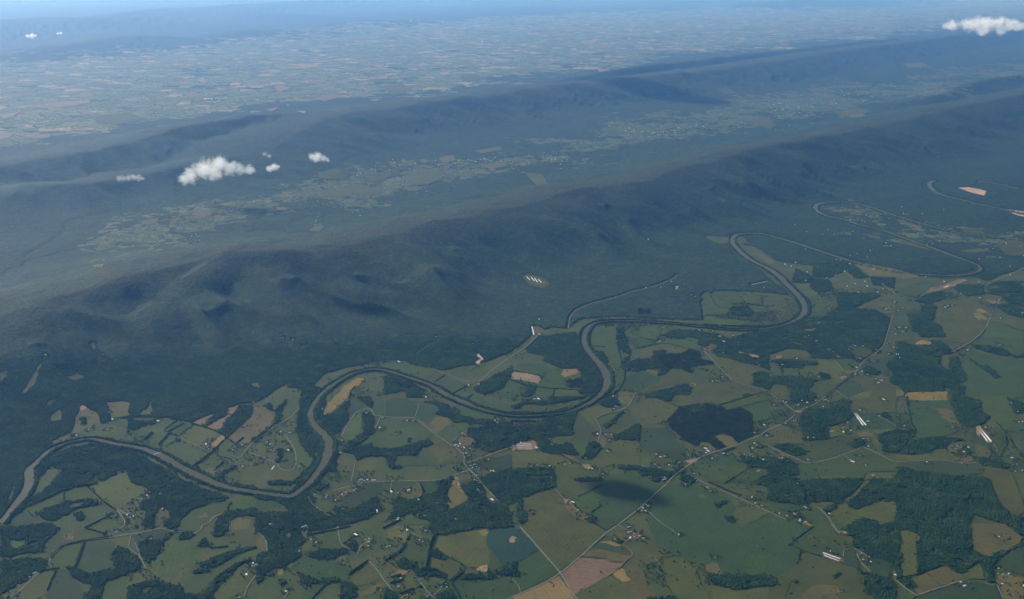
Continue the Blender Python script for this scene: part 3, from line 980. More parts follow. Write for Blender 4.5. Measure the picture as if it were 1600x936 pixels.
ANCHORS = """170 655|beside the clearings above the left river bend
330 695|in the patchwork of hedged fields above the left river
240 660|at the wooded foot left of the hedged fields
430 680|on the farmland inside the narrow left river loop
395 628|at the top of the brown field under the slope
510 645|by the yellow field inside the river loop
570 645|along the curving pale lane right of the river loop
640 660|in the pastures north of the straight lane
720 700|in the brown scrubby farmyard above the lane junction
735 725|around the lane junction right of the long straight lane
770 740|by the dark wood right of the lane junction
750 780|in the trees below the lane junction
640 765|in the wooded lots below the straight lane
560 750|along the western end of the straight lane
505 775|in the farmstead on the river bank bend
660 810|in the scrubby clearing near the bottom centre
560 840|in the wooded homesteads left of bottom centre
670 910|in the hedged lots at the bottom left of centre
460 840|in the woods above the bottom pastures
445 915|in the dark pasture along the bottom edge
395 890|beside the lane near the bottom left
190 810|in the hamlet at the left lane bend
230 780|by the dark wood behind the left hamlet
40 900|in the far bottom left corner
330 737|on the tan bank across the river
820 695|in the parallel shed yard left of centre
838 625|on the flat inside the middle river bend
960 640|beside the lane junction under the middle river bend
940 680|on the hill pasture below the middle river bend
920 730|by the bare orange patches right of the square wood
895 770|at the head of the tan track in the olive field
910 805|in the red roofed farm in the big olive field
830 800|alone in the big olive field
985 840|in the large farmyard beside the straight road
1008 795|in the shaded farmyard on the straight road
1040 750|on the shaded straight road below the pine wood
1035 715|in the pastures left of the pine wood
1108 705|in the yard at the corner of the pine wood
1175 700|along the road right of the pine wood
1110 765|beside the pale lane running down to the right
1185 785|at the lower end of the pale lane
1215 805|in the lots at the end of the pale lane
1260 800|in the lots left of the big lower right wood
1240 640|in the roadside village right of the pine wood
1325 670|in the cluttered lots beside the long sheds
1345 695|under the round wood by the right hand lane
1265 690|by the square wood above the right hand lane
1225 720|by the small wood on the right hand lane
1335 722|on the open pasture below the right hand lane
1345 655|beside the shed pair right of the square wood
1300 870|in the lower right pasture
1350 870|in the drive loop right of the lower long sheds
1510 910|in the bright farm on the lower right lane
1570 900|in the bottom right corner lots
1565 840|in the olive field right of the big wood
1500 700|in the brown farmyard on the right
1540 695|by the long sheds at the right edge
1585 720|at the right edge below the long sheds
1590 650|in the lots at the far right edge
1500 545|in the row beside the hedged diagonal road
1520 550|by the diagonal road on the right
1410 540|in the lots along the tree lined road
1400 515|in the white roofed lots by the tree lined road
1375 595|in the big light farmyard on the right
1340 575|around the crossroads in the right fields
1345 545|around the triangular green field
1300 550|along the wooded diagonal lane on the right
1240 565|in the small fields edged by dark wood
1170 555|in the scrubby wood edge at right of centre
1110 595|in the mottled pasture by the diagonal track
1025 535|in the pasture farm right of the middle river bend
1100 545|at the head of the diagonal track
1090 465|in the woods above the long river reach
1180 445|in the clearing inside the wooded river loop
1250 440|in the riverside village inside the upper bend
1330 440|along the village lanes inside the upper bend
1390 480|in the olive lots by the north road
1480 445|by the bare pinkish strip at the bridge road
1530 465|in the bright farm at the upper right
1480 480|at the top of the big right hand pasture
1570 480|in the hedged fields at the upper right edge
1580 425|by the road at the upper right edge
835 520|in the slot clearing in the mountain forest
740 600|on the lane under the mountain forest
625 565|on the lane along the outer river bank
840 438|in the clearing high on the forested mountain side
980 400|in the forest on the mountain flank
70 560|in the narrow clearing on the left mountain side
450 530|deep in the left mountain forest"""

# ---------------------------------------------------------------- camera geometry
CAMH = 4500.0; FPX = 1716.0; PITCH = math.radians(16.75)
cp, sp = math.cos(PITCH), math.sin(PITCH)
def raydir(px, py):
    px = np.asarray(px, float); py = np.asarray(py, float)
    dx = (px-800)/FPX; dy = (468-py)/FPX
    return dx, dy*sp + cp, dy*cp - sp
def unproj(px, py, z=0.0):
    x, y, dz = raydir(px, py)
    t = (np.asarray(z, float)-CAMH)/dz
    return x*t, y*t

# ---------------------------------------------------------------- noise
_perm = np.random.default_rng(5).random((256, 256)).astype(np.float32)*2-1
def vnoise(x, y):
    xi = np.floor(x).astype(np.int64); yi = np.floor(y).astype(np.int64)
    fx = (x-xi); fy = (y-yi)
    fx = fx*fx*fx*(fx*(fx*6-15)+10); fy = fy*fy*fy*(fy*(fy*6-15)+10)
    a = _perm[xi & 255, yi & 255]; b = _perm[(xi+1) & 255, yi & 255]
    c = _perm[xi & 255, (yi+1) & 255]; d = _perm[(xi+1) & 255, (yi+1) & 255]
    return (a*(1-fx)+b*fx)*(1-fy)+(c*(1-fx)+d*fx)*fy
def fbm(x, y, o=4):
    s = 0; a = 1.0; t = 0
    for i in range(o):
        s = s + a*vnoise(x*2**i+17.3*i, y*2**i-9.1*i); t += a; a *= .5
    return s/t
def sstep(a, b, x):
    t = np.clip((x-a)/(b-a), 0, 1); return t*t*(3-2*t)

def pip(poly, X, Y):
    inside = np.zeros(X.shape, bool)
    n = len(poly); j = n-1
    for i in range(n):
        xi, yi = poly[i]; xj, yj = poly[j]
        if yi != yj:
            c = ((yi > Y) != (yj > Y)) & (X < (xj-xi)*(Y-yi)/(yj-yi)+xi)
            inside ^= c
        j = i
    return inside

# ---------------------------------------------------------------- terrain
# crest lines: (pixel x, pixel y, crest height in metres); width towards the viewer, width beyond, spur strength
RIDGES = [
 ([(-200,545,390),(0,490,420),(90,465,430),(180,440,440),(300,407,465),(360,395,500),(440,393,490),(550,380,480),(640,356,480),(740,335,490),(820,318,480),(900,297,470),(1000,285,480),(1060,265,480),(1120,250,500),(1200,228,480),(1300,212,490),(1400,190,480),(1500,168,500),(1600,148,510),(1800,112,500)], 3400, 3500, 1.0),
 ([(352,399,455),(325,416,420),(290,440,355),(250,468,280),(205,500,200),(150,540,110)], 1100, 1300, .35),
 ([(-60,330,130),(0,312,200),(60,294,250),(140,288,260),(200,276,230),(260,268,240),(330,250,290),(420,240,180)], 2000, 2600, .7),
 ([(-150,275,300),(0,257,330),(60,250,340),(130,240,370),(200,224,400),(270,204,440),(330,192,460),(400,182,480),(440,180,460),(470,192,330),(480,205,180)], 2600, 3600, .8),
 ([(425,240,250),(450,215,380),(480,200,440),(530,180,480),(600,171,490),(680,160,480),(760,150,480),(840,138,490),(940,127,500),(1000,122,490),(1060,115,480),(1150,105,480),(1250,90,480),(1350,75,480),(1450,62,480),(1550,50,480),(1700,32,470)], 3700, 5200, .9),
 ([(850,131,300),(950,113,380),(1050,98,400),(1150,88,400),(1250,76,400),(1400,60,390)], 1800, 2200, .5),
 ([(1440,156,200),(1490,140,330),(1540,126,360),(1600,116,380),(1700,100,380)], 2000, 1800, .6),
 ([(-150,50,500),(50,28,600),(140,30,560),(230,16,620),(300,12,600),(420,22,350)], 11000, 9000, .5),
 ([(240,22,400),(330,10,680),(450,3,720),(600,-6,700),(750,-12,700)], 12000, 9000, .5),
 ([(20,88,150),(80,76,380),(150,64,420),(210,56,420),(255,62,250)], 7500, 6500, .5),
 ([(330,62,200),(400,47,330),(460,50,300),(560,36,330),(640,30,300)], 7500, 6500, .5),
 ([(1180,8,300),(1300,-4,480),(1450,-14,500)], 10000, 9000, .5),
]
def smooth_line(pts, n=4):
    p = np.array(pts, float); q = np.vstack([2*p[0]-p[1], p, 2*p[-1]-p[-2]])
    out = []
    for i in range(1, len(q)-2):
        for k in range(n):
            t = k/n; t2 = t*t; t3 = t2*t
            out.append(.5*((2*q[i])+(-q[i-1]+q[i+1])*t+(2*q[i-1]-5*q[i]+4*q[i+1]-q[i+2])*t2+(-q[i-1]+3*q[i]-3*q[i+1]+q[i+2])*t3))
    out.append(p[-1]); return np.array(out)
RIDW = []
for pts, wn, wf, spur in RIDGES:
    a = np.array(pts, float)
    wx, wy = unproj(a[:, 0], a[:, 1], a[:, 2])
    RIDW.append((smooth_line(np.stack([wx, wy, a[:, 2]], 1), 3), wn, wf, spur))
def ridge_height(P, wn, wf, spur, X, Y, seed):
    best = np.full(X.shape, 1e18); side = np.zeros(X.shape); Hc = np.zeros(X.shape); S = np.zeros(X.shape)
    s0 = 0.0
    for i in range(len(P)-1):
        ax, ay, ah = P[i]; bx, by, bh = P[i+1]
        ux, uy = bx-ax, by-ay; L = math.hypot(ux, uy)
        t = np.clip(((X-ax)*ux+(Y-ay)*uy)/(L*L), 0, 1)
        dx = X-ax-ux*t; dy = Y-ay-uy*t
        d2 = dx*dx+dy*dy
        m = d2 < best
        best = np.where(m, d2, best)
        side = np.where(m, (ux*dy-uy*dx)/(L*np.sqrt(d2)+1e-6), side)
        Hc = np.where(m, ah+(bh-ah)*t, Hc)
        S = np.where(m, s0+L*t, S)
        s0 += L
    dv = P[-1, :2]-P[0, :2]; dv /= np.hypot(*dv); S = (X-P[0, 0])*dv[0]+(Y-P[0, 1])*dv[1]
    d = np.sqrt(best)
    nb = sstep(-1, 1, -side)          # 1 on the viewer's side, 0 beyond, blended round the ends
    w = wf+(wn-wf)*nb
    wob = fbm(S/900+seed, d/5200+seed, 3)
    gl = np.abs(vnoise(S/620+seed*3+.5*vnoise(S/700, d/1300), d/5000+seed))*.75+np.abs(vnoise(S/270+seed, d/2500+.5*vnoise(S/500, d/600)))*.35
    dd = np.sqrt(d*d+45*45)-45
    mid = sstep(20, 520, d)*sstep(w*1.05, w*.45, d)
    u = np.clip(dd/w*(1+spur*mid*(.3+.7*nb)*(.5*wob+1.3*(gl-.26))), 0, 1)
    h = Hc*(1+.09*vnoise(S/800+seed, S*0+seed)+.04*vnoise(S/330+seed, S*0))
    h = h*(nb*(1-u)**1.95*(1+.25*u)+(1-nb)*(.5+.5*np.cos(math.pi*u))**1.1)
    return h
def river_dist(X, Y):
    best = np.full(X.shape, 1e18)
    for i in range(len(RIVW)-1):
        ax, ay = RIVW[i]; bx, by = RIVW[i+1]
        ux, uy = bx-ax, by-ay; L2 = ux*ux+uy*uy
        t = np.clip(((X-ax)*ux+(Y-ay)*uy)/L2, 0, 1)
        best = np.minimum(best, (X-ax-ux*t)**2+(Y-ay-uy*t)**2)
    return np.sqrt(best)
def terrain(X, Y):
    R = np.hypot(X, Y)
    acc = np.zeros(X.shape)
    for k, (P, wn, wf, spur) in enumerate(RIDW):
        x0, x1 = P[:, 0].min()-2.2*wf, P[:, 0].max()+2.2*wf
        y0, y1 = P[:, 1].min()-2.2*wf, P[:, 1].max()+2.2*wf
        m = (X > x0) & (X < x1) & (Y > y0) & (Y < y1)
        if m.any():
            acc[m] += np.maximum(ridge_height(P, wn, wf, spur, X[m], Y[m], 3.7*k+1.3), 0)**10
    h = acc**.1
    hill = sstep(30, 250, h)
    h = h + hill*22*fbm(X/420, Y/420, 4)
    rd = np.full(X.shape, 5000.0)
    m = (R < 32000) & (np.abs(X) < 20000) & (Y > 0)
    rd[m] = river_dist(X[m], Y[m])
    h = h*sstep(30, 500, rd)
    roll = fbm(X/1700+3, Y/1700, 3)
    h = h + (roll*16+8*fbm(X/520, Y/520+5, 3))*sstep(40, 900, rd)*(1-.5*hill)
    return h

# river centre line (pixels) and banks
RIVC = [(0,818),(14,801),(30,782),(42,765),(46,748),(45,735),(56,724),(75,706),(100,694),(130,687),(150,687),(180,694),(220,701),(250,712),(280,729),(310,744),(345,759),(380,766.5),(420,772),(452,776),(466,768),(482,756),(496,738),(506,724),(512,706),(513,690),(505,678),(492,666),(485,652),(486,640),(493,628),(503,615),(525,598),(550,584),(580,577.5),(605,580),(640,591),(672,602),(700,618),(730,631),(760,642),(800,649.5),(850,648.5),(890,643),(925,627),(945,608),(948,590),(940,573),(925,556),(914,540),(913,524),(922,509),(945,502.5),(990,502),(1040,505),(1100,511),(1150,515.5),(1200,513),(1230,506),(1252,494),(1257,480),(1250,466),(1234,449),(1218,433),(1200,420),(1172,406),(1154,391),(1144,378),(1150,368),(1173,365),(1195,366.5),(1222,374),(1249,382),(1276,391),(1303,400),(1330,408.5),(1364,418),(1398,425),(1431,428.5),(1465,430.5),(1500,430.5),(1525,426),(1532,419),(1520,411),(1500,404),(1465,391),(1431,379),(1381,361),(1347,353),(1317,343),(1293,338),(1277,330),(1274,323),(1283,318),(1310,316),(1340,319),(1371,328),(1404,339),(1438,349),(1482,361),(1533,369),(1620,377)]
RIVC2 = [(1640,300),(1600,297),(1566,290),(1533,284),(1499,280),(1472,280),(1455,284.5),(1452,290),(1459,299),(1475,306),(1496,312),(1540,322),(1600,335),(1650,345)]
rc = np.array(RIVC, float); rx, ry = unproj(rc[:, 0], rc[:, 1], 0); RIVW = np.stack([rx, ry], 1)
rc2 = np.array(RIVC2, float); rx2, ry2 = unproj(rc2[:, 0], rc2[:, 1], 0); RIVW2 = np.stack([rx2, ry2], 1)
_bothriv = (RIVW, RIVW2)

NA, NR = 1120, 1100
AMAX = math.radians(34)
ANG = np.linspace(-AMAX, AMAX, NA)
TH = np.linspace(math.radians(39.5), math.radians(.75), NR)
RR = CAMH/np.tan(TH)
GA, GR = np.meshgrid(ANG, RR)
GX = np.sin(GA)*GR; GY = np.cos(GA)*GR
GH = terrain(GX, GY)
def height_at(x, y):
    x = np.asarray(x, float); y = np.asarray(y, float)
    a = np.arctan2(x, y); r = np.hypot(x, y)
    ia = np.clip((a+AMAX)/(2*AMAX)*(NA-1), 0, NA-1.001)
    th = np.arctan2(CAMH, r)
    ir = np.clip((TH[0]-th)/(TH[0]-TH[-1])*(NR-1), 0, NR-1.001)
    i = ir.astype(int); j = ia.astype(int); fi = ir-i; fj = ia-j
    return (GH[i, j]*(1-fj)+GH[i, j+1]*fj)*(1-fi)+(GH[i+1, j]*(1-fj)+GH[i+1, j+1]*fj)*fi
def hit(px, py):
    """ground points seen at photo pixels: first crossing of the view ray with the terrain"""
    px = np.atleast_1d(np.asarray(px, float)); py = np.atleast_1d(np.asarray(py, float))
    dx, dy, dz = raydir(px, py)
    a = np.arctan2(dx, dy); hl = np.hypot(dx, dy)
    ia = np.clip((a+AMAX)/(2*AMAX)*(NA-1), 0, NA-1.001); j = ia.astype(int); fj = ia-j
    prof = GH[:, j]*(1-fj)+GH[:, j+1]*fj
    rayz = CAMH+np.outer(RR, dz/hl)
    below = rayz < prof
    k = np.where(below.any(0), below.argmax(0), NR-1); k = np.clip(k, 1, NR-1)
    n = np.arange(len(px))
    g0 = rayz[k-1, n]-prof[k-1, n]; g1 = rayz[k, n]-prof[k, n]
    t = np.clip(g0/(g0-g1+1e-9), 0, 1)
    r = RR[k-1]+(RR[k]-RR[k-1])*t
    return np.sin(a)*r, np.cos(a)*r
def to_px(x, y, z):
    zc = y*cp-(z-CAMH)*sp; yc = y*sp+(z-CAMH)*cp
    return 800+FPX*x/zc, 468-FPX*yc/zc

# ---------------------------------------------------------------- helpers for objects
def link(o, parent=None):
    COL.objects.link(o)
    if parent is not None: o.parent = parent
    return o
def mesh_obj(name, verts, faces, mat=None, parent=None, smooth=False):
    me = bpy.data.meshes.new(name); me.from_pydata([tuple(v) for v in verts], [], [tuple(f) for f in faces]); me.update()
    if smooth: me.polygons.foreach_set('use_smooth', [True]*len(me.polygons))
    if mat: me.materials.append(mat)
    return link(bpy.data.objects.new(name, me), parent)
def np_mesh(name, V, F):
    """fast mesh from arrays; F is (n,k)"""
    me = bpy.data.meshes.new(name)
    V = np.ascontiguousarray(V, np.float32); F = np.ascontiguousarray(F, np.int32)
    n, k = F.shape
    me.vertices.add(len(V)); me.vertices.foreach_set('co', V.ravel())
    me.loops.add(n*k); me.loops.foreach_set('vertex_index', F.ravel())
    me.polygons.add(n); me.polygons.foreach_set('loop_start', np.arange(0, n*k, k, dtype=np.int32))
    me.polygons.foreach_set('loop_total', np.full(n, k, np.int32))
    me.update(calc_edges=True)
    return me
def tag(o, label=None, cat=None, group=None, kind=None):
    if label: o['label'] = label
    if cat: o['category'] = cat
    if group: o['group'] = group
    if kind: o['kind'] = kind
    return o

# ---------------------------------------------------------------- materials
class NT:
    def __init__(s, name):
        s.m = bpy.data.materials.new(name); s.m.use_nodes = True
        s.n = s.m.node_tree.nodes; s.l = s.m.node_tree.links
        s.b = s.n['Principled BSDF']; s.b.inputs['Roughness'].default_value = .9
        s.b.inputs['Specular IOR Level'].default_value = .08
        s.out = s.n['Material Output']
    def new(s, t, **k):
        x = s.n.new(t)
        for a, v in k.items(): setattr(x, a, v)
        return x
    def put(s, sock, v):
        if hasattr(v, 'links') or isinstance(v, bpy.types.NodeSocket): s.l.new(v, sock)
        elif isinstance(v, tuple): sock.default_value = v if len(v) == len(sock.default_value) else v+(1,)
        else: sock.default_value = v
    def noise(s, vec, scale, detail=3, rough=.55, dist=0):
        x = s.new('ShaderNodeTexNoise'); s.put(x.inputs['Vector'], vec)
        x.inputs['Scale'].default_value = scale; x.inputs['Detail'].default_value = detail
        x.inputs['Roughness'].default_value = rough; x.inputs['Distortion'].default_value = dist
        return x.outputs['Fac']
    def mix(s, f, a, b, blend='MIX'):
        x = s.new('ShaderNodeMix', data_type='RGBA', blend_type=blend)
        s.put(x.inputs[0], f); s.put(x.inputs[6], a); s.put(x.inputs[7], b); return x.outputs[2]
    def math(s, op, a, b=0.0, c=0.0):
        x = s.new('ShaderNodeMath', operation=op); s.put(x.inputs[0], a); s.put(x.inputs[1], b); s.put(x.inputs[2], c); return x.outputs[0]
    def rng(s, v, a, b, c=0.0, d=1.0):
        x = s.new('ShaderNodeMapRange'); s.put(x.inputs[0], v)
        x.inputs[1].default_value = a; x.inputs[2].default_value = b; x.inputs[3].default_value = c; x.inputs[4].default_value = d
        return x.outputs[0]
    def pos(s): return s.new('ShaderNodeNewGeometry').outputs['Position']
    def attr(s, name): return s.new('ShaderNodeAttribute', attribute_name=name)
    def ramp(s, f, stops, interp='LINEAR'):
        x = s.new('ShaderNodeValToRGB'); s.put(x.inputs[0], f); cr = x.color_ramp; cr.interpolation = interp
        while len(cr.elements) < len(stops): cr.elements.new(.5)
        for e, (p, c) in zip(cr.elements, stops): e.position = p; e.color = c+(1,)
        return x.outputs[0]

FOREST_A = (.019, .049, .014); FOREST_B = (.037, .064, .016); FOREST_C = (.010, .036, .016)
def forest_color(t, pos, z):
    """broadleaf forest: stands of different greens, leafless purplish brown trees near the crest"""
    n1 = t.noise(pos, 1/900, 4); n2 = t.noise(pos, 1/160, 3)
    c = t.mix(t.rng(n1, .40, .62), FOREST_C, FOREST_A)
    c = t.mix(t.rng(n2, .48, .70), c, FOREST_B)
    hi = t.math('MULTIPLY', t.rng(z, 300, 480), t.rng(t.noise(pos, 1/520, 4), .22, .55))
    c = t.mix(t.math('MULTIPLY', hi, .5), c, (.064, .060, .026))
    return c
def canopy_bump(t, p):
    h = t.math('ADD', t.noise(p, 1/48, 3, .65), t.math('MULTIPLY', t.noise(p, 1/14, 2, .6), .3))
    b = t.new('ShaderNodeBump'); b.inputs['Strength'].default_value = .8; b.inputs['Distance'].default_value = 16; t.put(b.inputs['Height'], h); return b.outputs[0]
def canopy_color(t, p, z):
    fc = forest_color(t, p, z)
    return t.mix(.9, fc, t.ramp(t.noise(p, 1/44, 4, .75), [(.36, (.09, .12, .13)), (.64, (1.02, 1.02, .90))]), 'MULTIPLY')  # random crown tones; dark grain paints in the shade of gaps between crowns
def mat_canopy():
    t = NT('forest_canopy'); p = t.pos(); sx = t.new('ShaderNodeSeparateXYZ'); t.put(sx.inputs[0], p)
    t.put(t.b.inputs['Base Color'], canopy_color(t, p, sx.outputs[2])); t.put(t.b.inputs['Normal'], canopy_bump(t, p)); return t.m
def mat_ground():
    t = NT('ground_cover'); p = t.pos()
    sx = t.new('ShaderNodeSeparateXYZ'); t.put(sx.inputs[0], p); z = sx.outputs[2]
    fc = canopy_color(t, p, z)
    # pasture of the near valley
    pa = t.mix(t.rng(t.noise(p, 1/430, 5), .35, .65), (.036, .053, .012), (.060, .064, .016))
    pa = t.mix(t.math('MULTIPLY', t.rng(t.noise(p, 1/90, 5, .65), .55, .75), .5), pa, (.022, .040, .011))
    # farmland beyond: a patchwork of fields, woods and bare soil in two field sizes
    def patch(size, warp, farm, gap, stops):
        wn = t.new('ShaderNodeTexNoise'); t.put(wn.inputs['Vector'], p); wn.inputs['Scale'].default_value = 1/(size*2.6); wn.inputs['Detail'].default_value = 5
        wv = t.new('ShaderNodeVectorMath', operation='MULTIPLY_ADD'); t.put(wv.inputs[0], wn.outputs['Color']); wv.inputs[1].default_value = (warp, warp, 0); t.put(wv.inputs[2], p)
        fl = t.new('ShaderNodeVectorMath', operation='MULTIPLY'); t.put(fl.inputs[0], wv.outputs[0]); fl.inputs[1].default_value = (1, 1, 0)
        vo = t.new('ShaderNodeTexVoronoi', feature='F1'); t.put(vo.inputs['Vector'], fl.outputs[0]); vo.inputs['Scale'].default_value = 1/size
        ve = t.new('ShaderNodeTexVoronoi', feature='DISTANCE_TO_EDGE'); t.put(ve.inputs['Vector'], fl.outputs[0]); ve.inputs['Scale'].default_value = 1/size
        cs = t.new('ShaderNodeSeparateColor'); t.put(cs.inputs[0], vo.outputs['Color'])
        col = t.ramp(cs.outputs[0], stops, 'CONSTANT')
        thr = t.math('ADD', t.math('MULTIPLY', cs.outputs[1], .5), t.math('MULTIPLY', t.rng(t.noise(p, 1/(size*7), 5, .62), .3, .7), .7))
        f = t.math('MULTIPLY', t.math('LESS_THAN', thr, t.math('MULTIPLY', farm, 1.2)), t.math('GREATER_THAN', ve.outputs['Distance'], gap))
        f = t.math('MULTIPLY', f, t.rng(t.noise(p, 1/(size*.22), 4, .7), .40, .47))
        return f, t.mix(.6, col, t.ramp(t.noise(p, 1/(size*.5), 4), [(.3, (.7, .7, .7)), (.7, (1.25, 1.2, 1.1))]), 'MULTIPLY')
    f1, c1 = patch(560, 1500, t.attr('farm').outputs['Fac'], .025, [(0, (.070, .095, .036)), (.25, (.110, .125, .048)), (.45, (.085, .110, .055)), (.62, (.135, .135, .060)), (.78, (.115, .125, .050)), (.90, (.27, .20, .11))])
    f2, c2 = patch(185, 420, t.attr('glade').outputs['Fac'], .04, [(0, (.060, .086, .030)), (.3, (.082, .102, .038)), (.55, (.105, .108, .046)), (.75, (.052, .074, .032)), (.92, (.11, .09, .048))])
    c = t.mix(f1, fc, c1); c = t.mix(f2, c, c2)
    c = t.mix(t.attr('pasture').outputs['Fac'], c, pa)
    t.put(t.b.inputs['Base Color'], c)
    return t.m
def mat_field():
    """one soil-and-grass material for every field; the crop colour is each field object's own colour"""
    t = NT('field_cover'); p = t.pos()
    oi = t.new('ShaderNodeObjectInfo')
    n1 = t.noise(p, 1/260, 5, .62); n2 = t.noise(p, 1/38, 4, .7)
    c = t.mix(.8, oi.outputs['Color'], t.ramp(n1, [(.25, (.62, .72, .74)), (.5, (1, 1, 1)), (.75, (1.35, 1.18, 1.02))]), 'MULTIPLY')
    c = t.mix(.7, c, t.ramp(n2, [(.25, (.72, .74, .72)), (.5, (1, 1, 1)), (.8, (1.3, 1.25, 1.15))]), 'MULTIPLY')
    rot = t.new('ShaderNodeVectorRotate', rotation_type='Z_AXIS'); t.put(rot.inputs['Vector'], p); t.put(rot.inputs['Angle'], t.math('MULTIPLY', oi.outputs['Random'], 6.3))
    wv = t.new('ShaderNodeTexWave', wave_type='BANDS', bands_direction='X'); t.put(wv.inputs['Vector'], rot.outputs[0]); wv.inputs['Scale'].default_value = 1/120; wv.inputs['Distortion'].default_value = 3; wv.inputs['Detail'].default_value = 4; wv.inputs['Detail Scale'].default_value = 2
    c = t.mix(.24, c, t.ramp(wv.outputs['Fac'], [(.1, (.72, .76, .74)), (.9, (1.25, 1.2, 1.12))]), 'MULTIPLY')
    sc_ = t.rng(t.noise(p, 1/75, 5, .7), .60, .72)
    c = t.mix(t.math('MULTIPLY', sc_, .35), c, (.135, .105, .055))
    t.put(t.b.inputs['Base Color'], c); return t.m
def mat_tree(name, conifer=False):
    t = NT(name); p = t.pos()
    sx = t.new('ShaderNodeSeparateXYZ'); t.put(sx.inputs[0], p)
    if conifer:
        c = t.mix(t.rng(t.noise(p, 1/120, 3), .4, .6), (.020, .042, .024), (.032, .056, .029))
    else: c = forest_color(t, p, sx.outputs[2])
    r = t.new('ShaderNodeObjectInfo').outputs['Random']
    c = t.mix(.9, c, t.ramp(r, [(0, (.62, .70, .74)), (.5, (1.1, 1.15, 1.12)), (.85, (1.5, 1.42, 1.15)), (1, (2.1, 1.8, 1.25))]), 'MULTIPLY')
    g = t.noise(p, 1/5, 2, .7)
    c = t.mix(.7, c, t.ramp(g, [(.3, (.6, .6, .6)), (.7, (1.4, 1.4, 1.35))]), 'MULTIPLY')
    t.put(t.b.inputs['Base Color'], c); return t.m
def mat_plain(name, col, var=.25, scale=1/8, rough=.8, spec=.1, dirt=None):
    t = NT(name); tc = t.new('ShaderNodeTexCoord').outputs['Object']
    n = t.noise(tc, scale*10, 4)
    c = t.mix(1.0, col, t.ramp(n, [(.25, (1-var,)*3), (.75, (1+var*.6,)*3)]), 'MULTIPLY')
    t.put(t.b.inputs['Base Color'], c); t.b.inputs['Roughness'].default_value = rough; t.b.inputs['Specular IOR Level'].default_value = spec
    return t.m
def mat_road(name, a, b):
    t = NT(name); p = t.pos()
    t.put(t.b.inputs['Base Color'], t.mix(t.rng(t.noise(p, 1/60, 5), .35, .65), a, b)); return t.m
def mat_river():
    t = NT('river_water'); p = t.pos()
    c = t.mix(t.rng(t.noise(p, 1/260, 4), .35, .65), (.054, .050, .018), (.070, .063, .024))
    t.put(t.b.inputs['Base Color'], c); t.b.inputs['Roughness'].default_value = .45; t.b.inputs['Specular IOR Level'].default_value = .05
    bp = t.new('ShaderNodeBump'); bp.inputs['Strength'].default_value = .15; t.put(bp.inputs['Height'], t.noise(p, 1/6, 3)); t.put(t.b.inputs['Normal'], bp.outputs[0])
    return t.m
M_GROUND, M_FIELD = mat_ground(), mat_field()
M_TREE, M_PINE = mat_tree('broadleaf_foliage'), mat_tree('pine_foliage', True)
M_RIVER = mat_river()
M_ROAD = mat_road('pale_lane', (.13, .12, .09), (.19, .175, .135)); M_DIRT = mat_road('dirt_track', (.14, .092, .045), (.19, .13, .065))
M_ROOFW = mat_plain('white_metal_roof', (.64, .64, .62), .12, rough=.5, spec=.3)
M_ROOFG = mat_plain('pale_shingle_roof', (.30, .28, .26), .25)
M_ROOFR = mat_plain('red_metal_roof', (.34, .06, .035), .25, rough=.6)
M_ROOFP = mat_plain('weathered_metal_roof', (.56, .52, .50), .3, rough=.5)
M_WALL = mat_plain('white_siding', (.66, .64, .58), .15); M_WALLG = mat_plain('dark_siding', (.12, .10, .08), .2)
M_CONC = mat_plain('pale_concrete', (.55, .50, .43), .15)
M_BARK = mat_plain('bark', (.06, .045, .03), .3)

# ---------------------------------------------------------------- parse the traced map
SRC = []          # (code, params, [(px,py)...])
ox = oy = 0; s = 8.0
for ln in TRACED.strip().splitlines():
    f = ln.split()
    if f[0] == '@' or f[0][0] == '@':
        ox, oy = float(f[0][1:]), float(f[1]); s = float(f[2]) if len(f) > 2 else 8.0; continue
    k = f[0]
    if k in 'WN': par, nums = None, f[1:]
    else: par, nums = f[1], f[2:]
    v = np.array([float(q) for q in nums]).reshape(-1, 2)
    SRC.append((k, par, np.stack([ox+v[:, 0]/s, oy+v[:, 1]/s], 1)))
VPX = [(-60,880),(-60,830),(0,814),(20,790),(38,762),(40,738),(62,712),(85,697),(110,683),(135,670),(165,660),(180,654),(225,652),(275,655),(300,658),(345,640),(375,630),(400,628),(440,606),(462,605),(478,612),(505,585),(540,574),(580,567),(620,564),(655,571),(690,579),(720,574),(755,566),(800,548),(836,520),(862,512),(888,514),(905,500),(935,497),(960,495),(1000,498),(1060,500),(1100,502),(1096,470),(1120,455),(1190,458),(1240,463),(1200,432),(1160,398),(1148,380),(1180,386),(1215,408),(1260,415),(1330,420),(1400,428),(1470,436),(1530,434),(1560,424),(1660,420),(1660,960),(-60,960)]
vx, vy = unproj(np.array(VPX)[:, 0], np.array(VPX)[:, 1], 0); VPOLY = list(zip(vx, vy))

# world polygons
allp = np.vstack([p for _, _, p in SRC]); hx, hy = hit(allp[:, 0], allp[:, 1])
WORLD = []; i = 0
for k, par, p in SRC:
    WORLD.append((k, par, np.stack([hx[i:i+len(p)], hy[i:i+len(p)]], 1), p)); i += len(p)

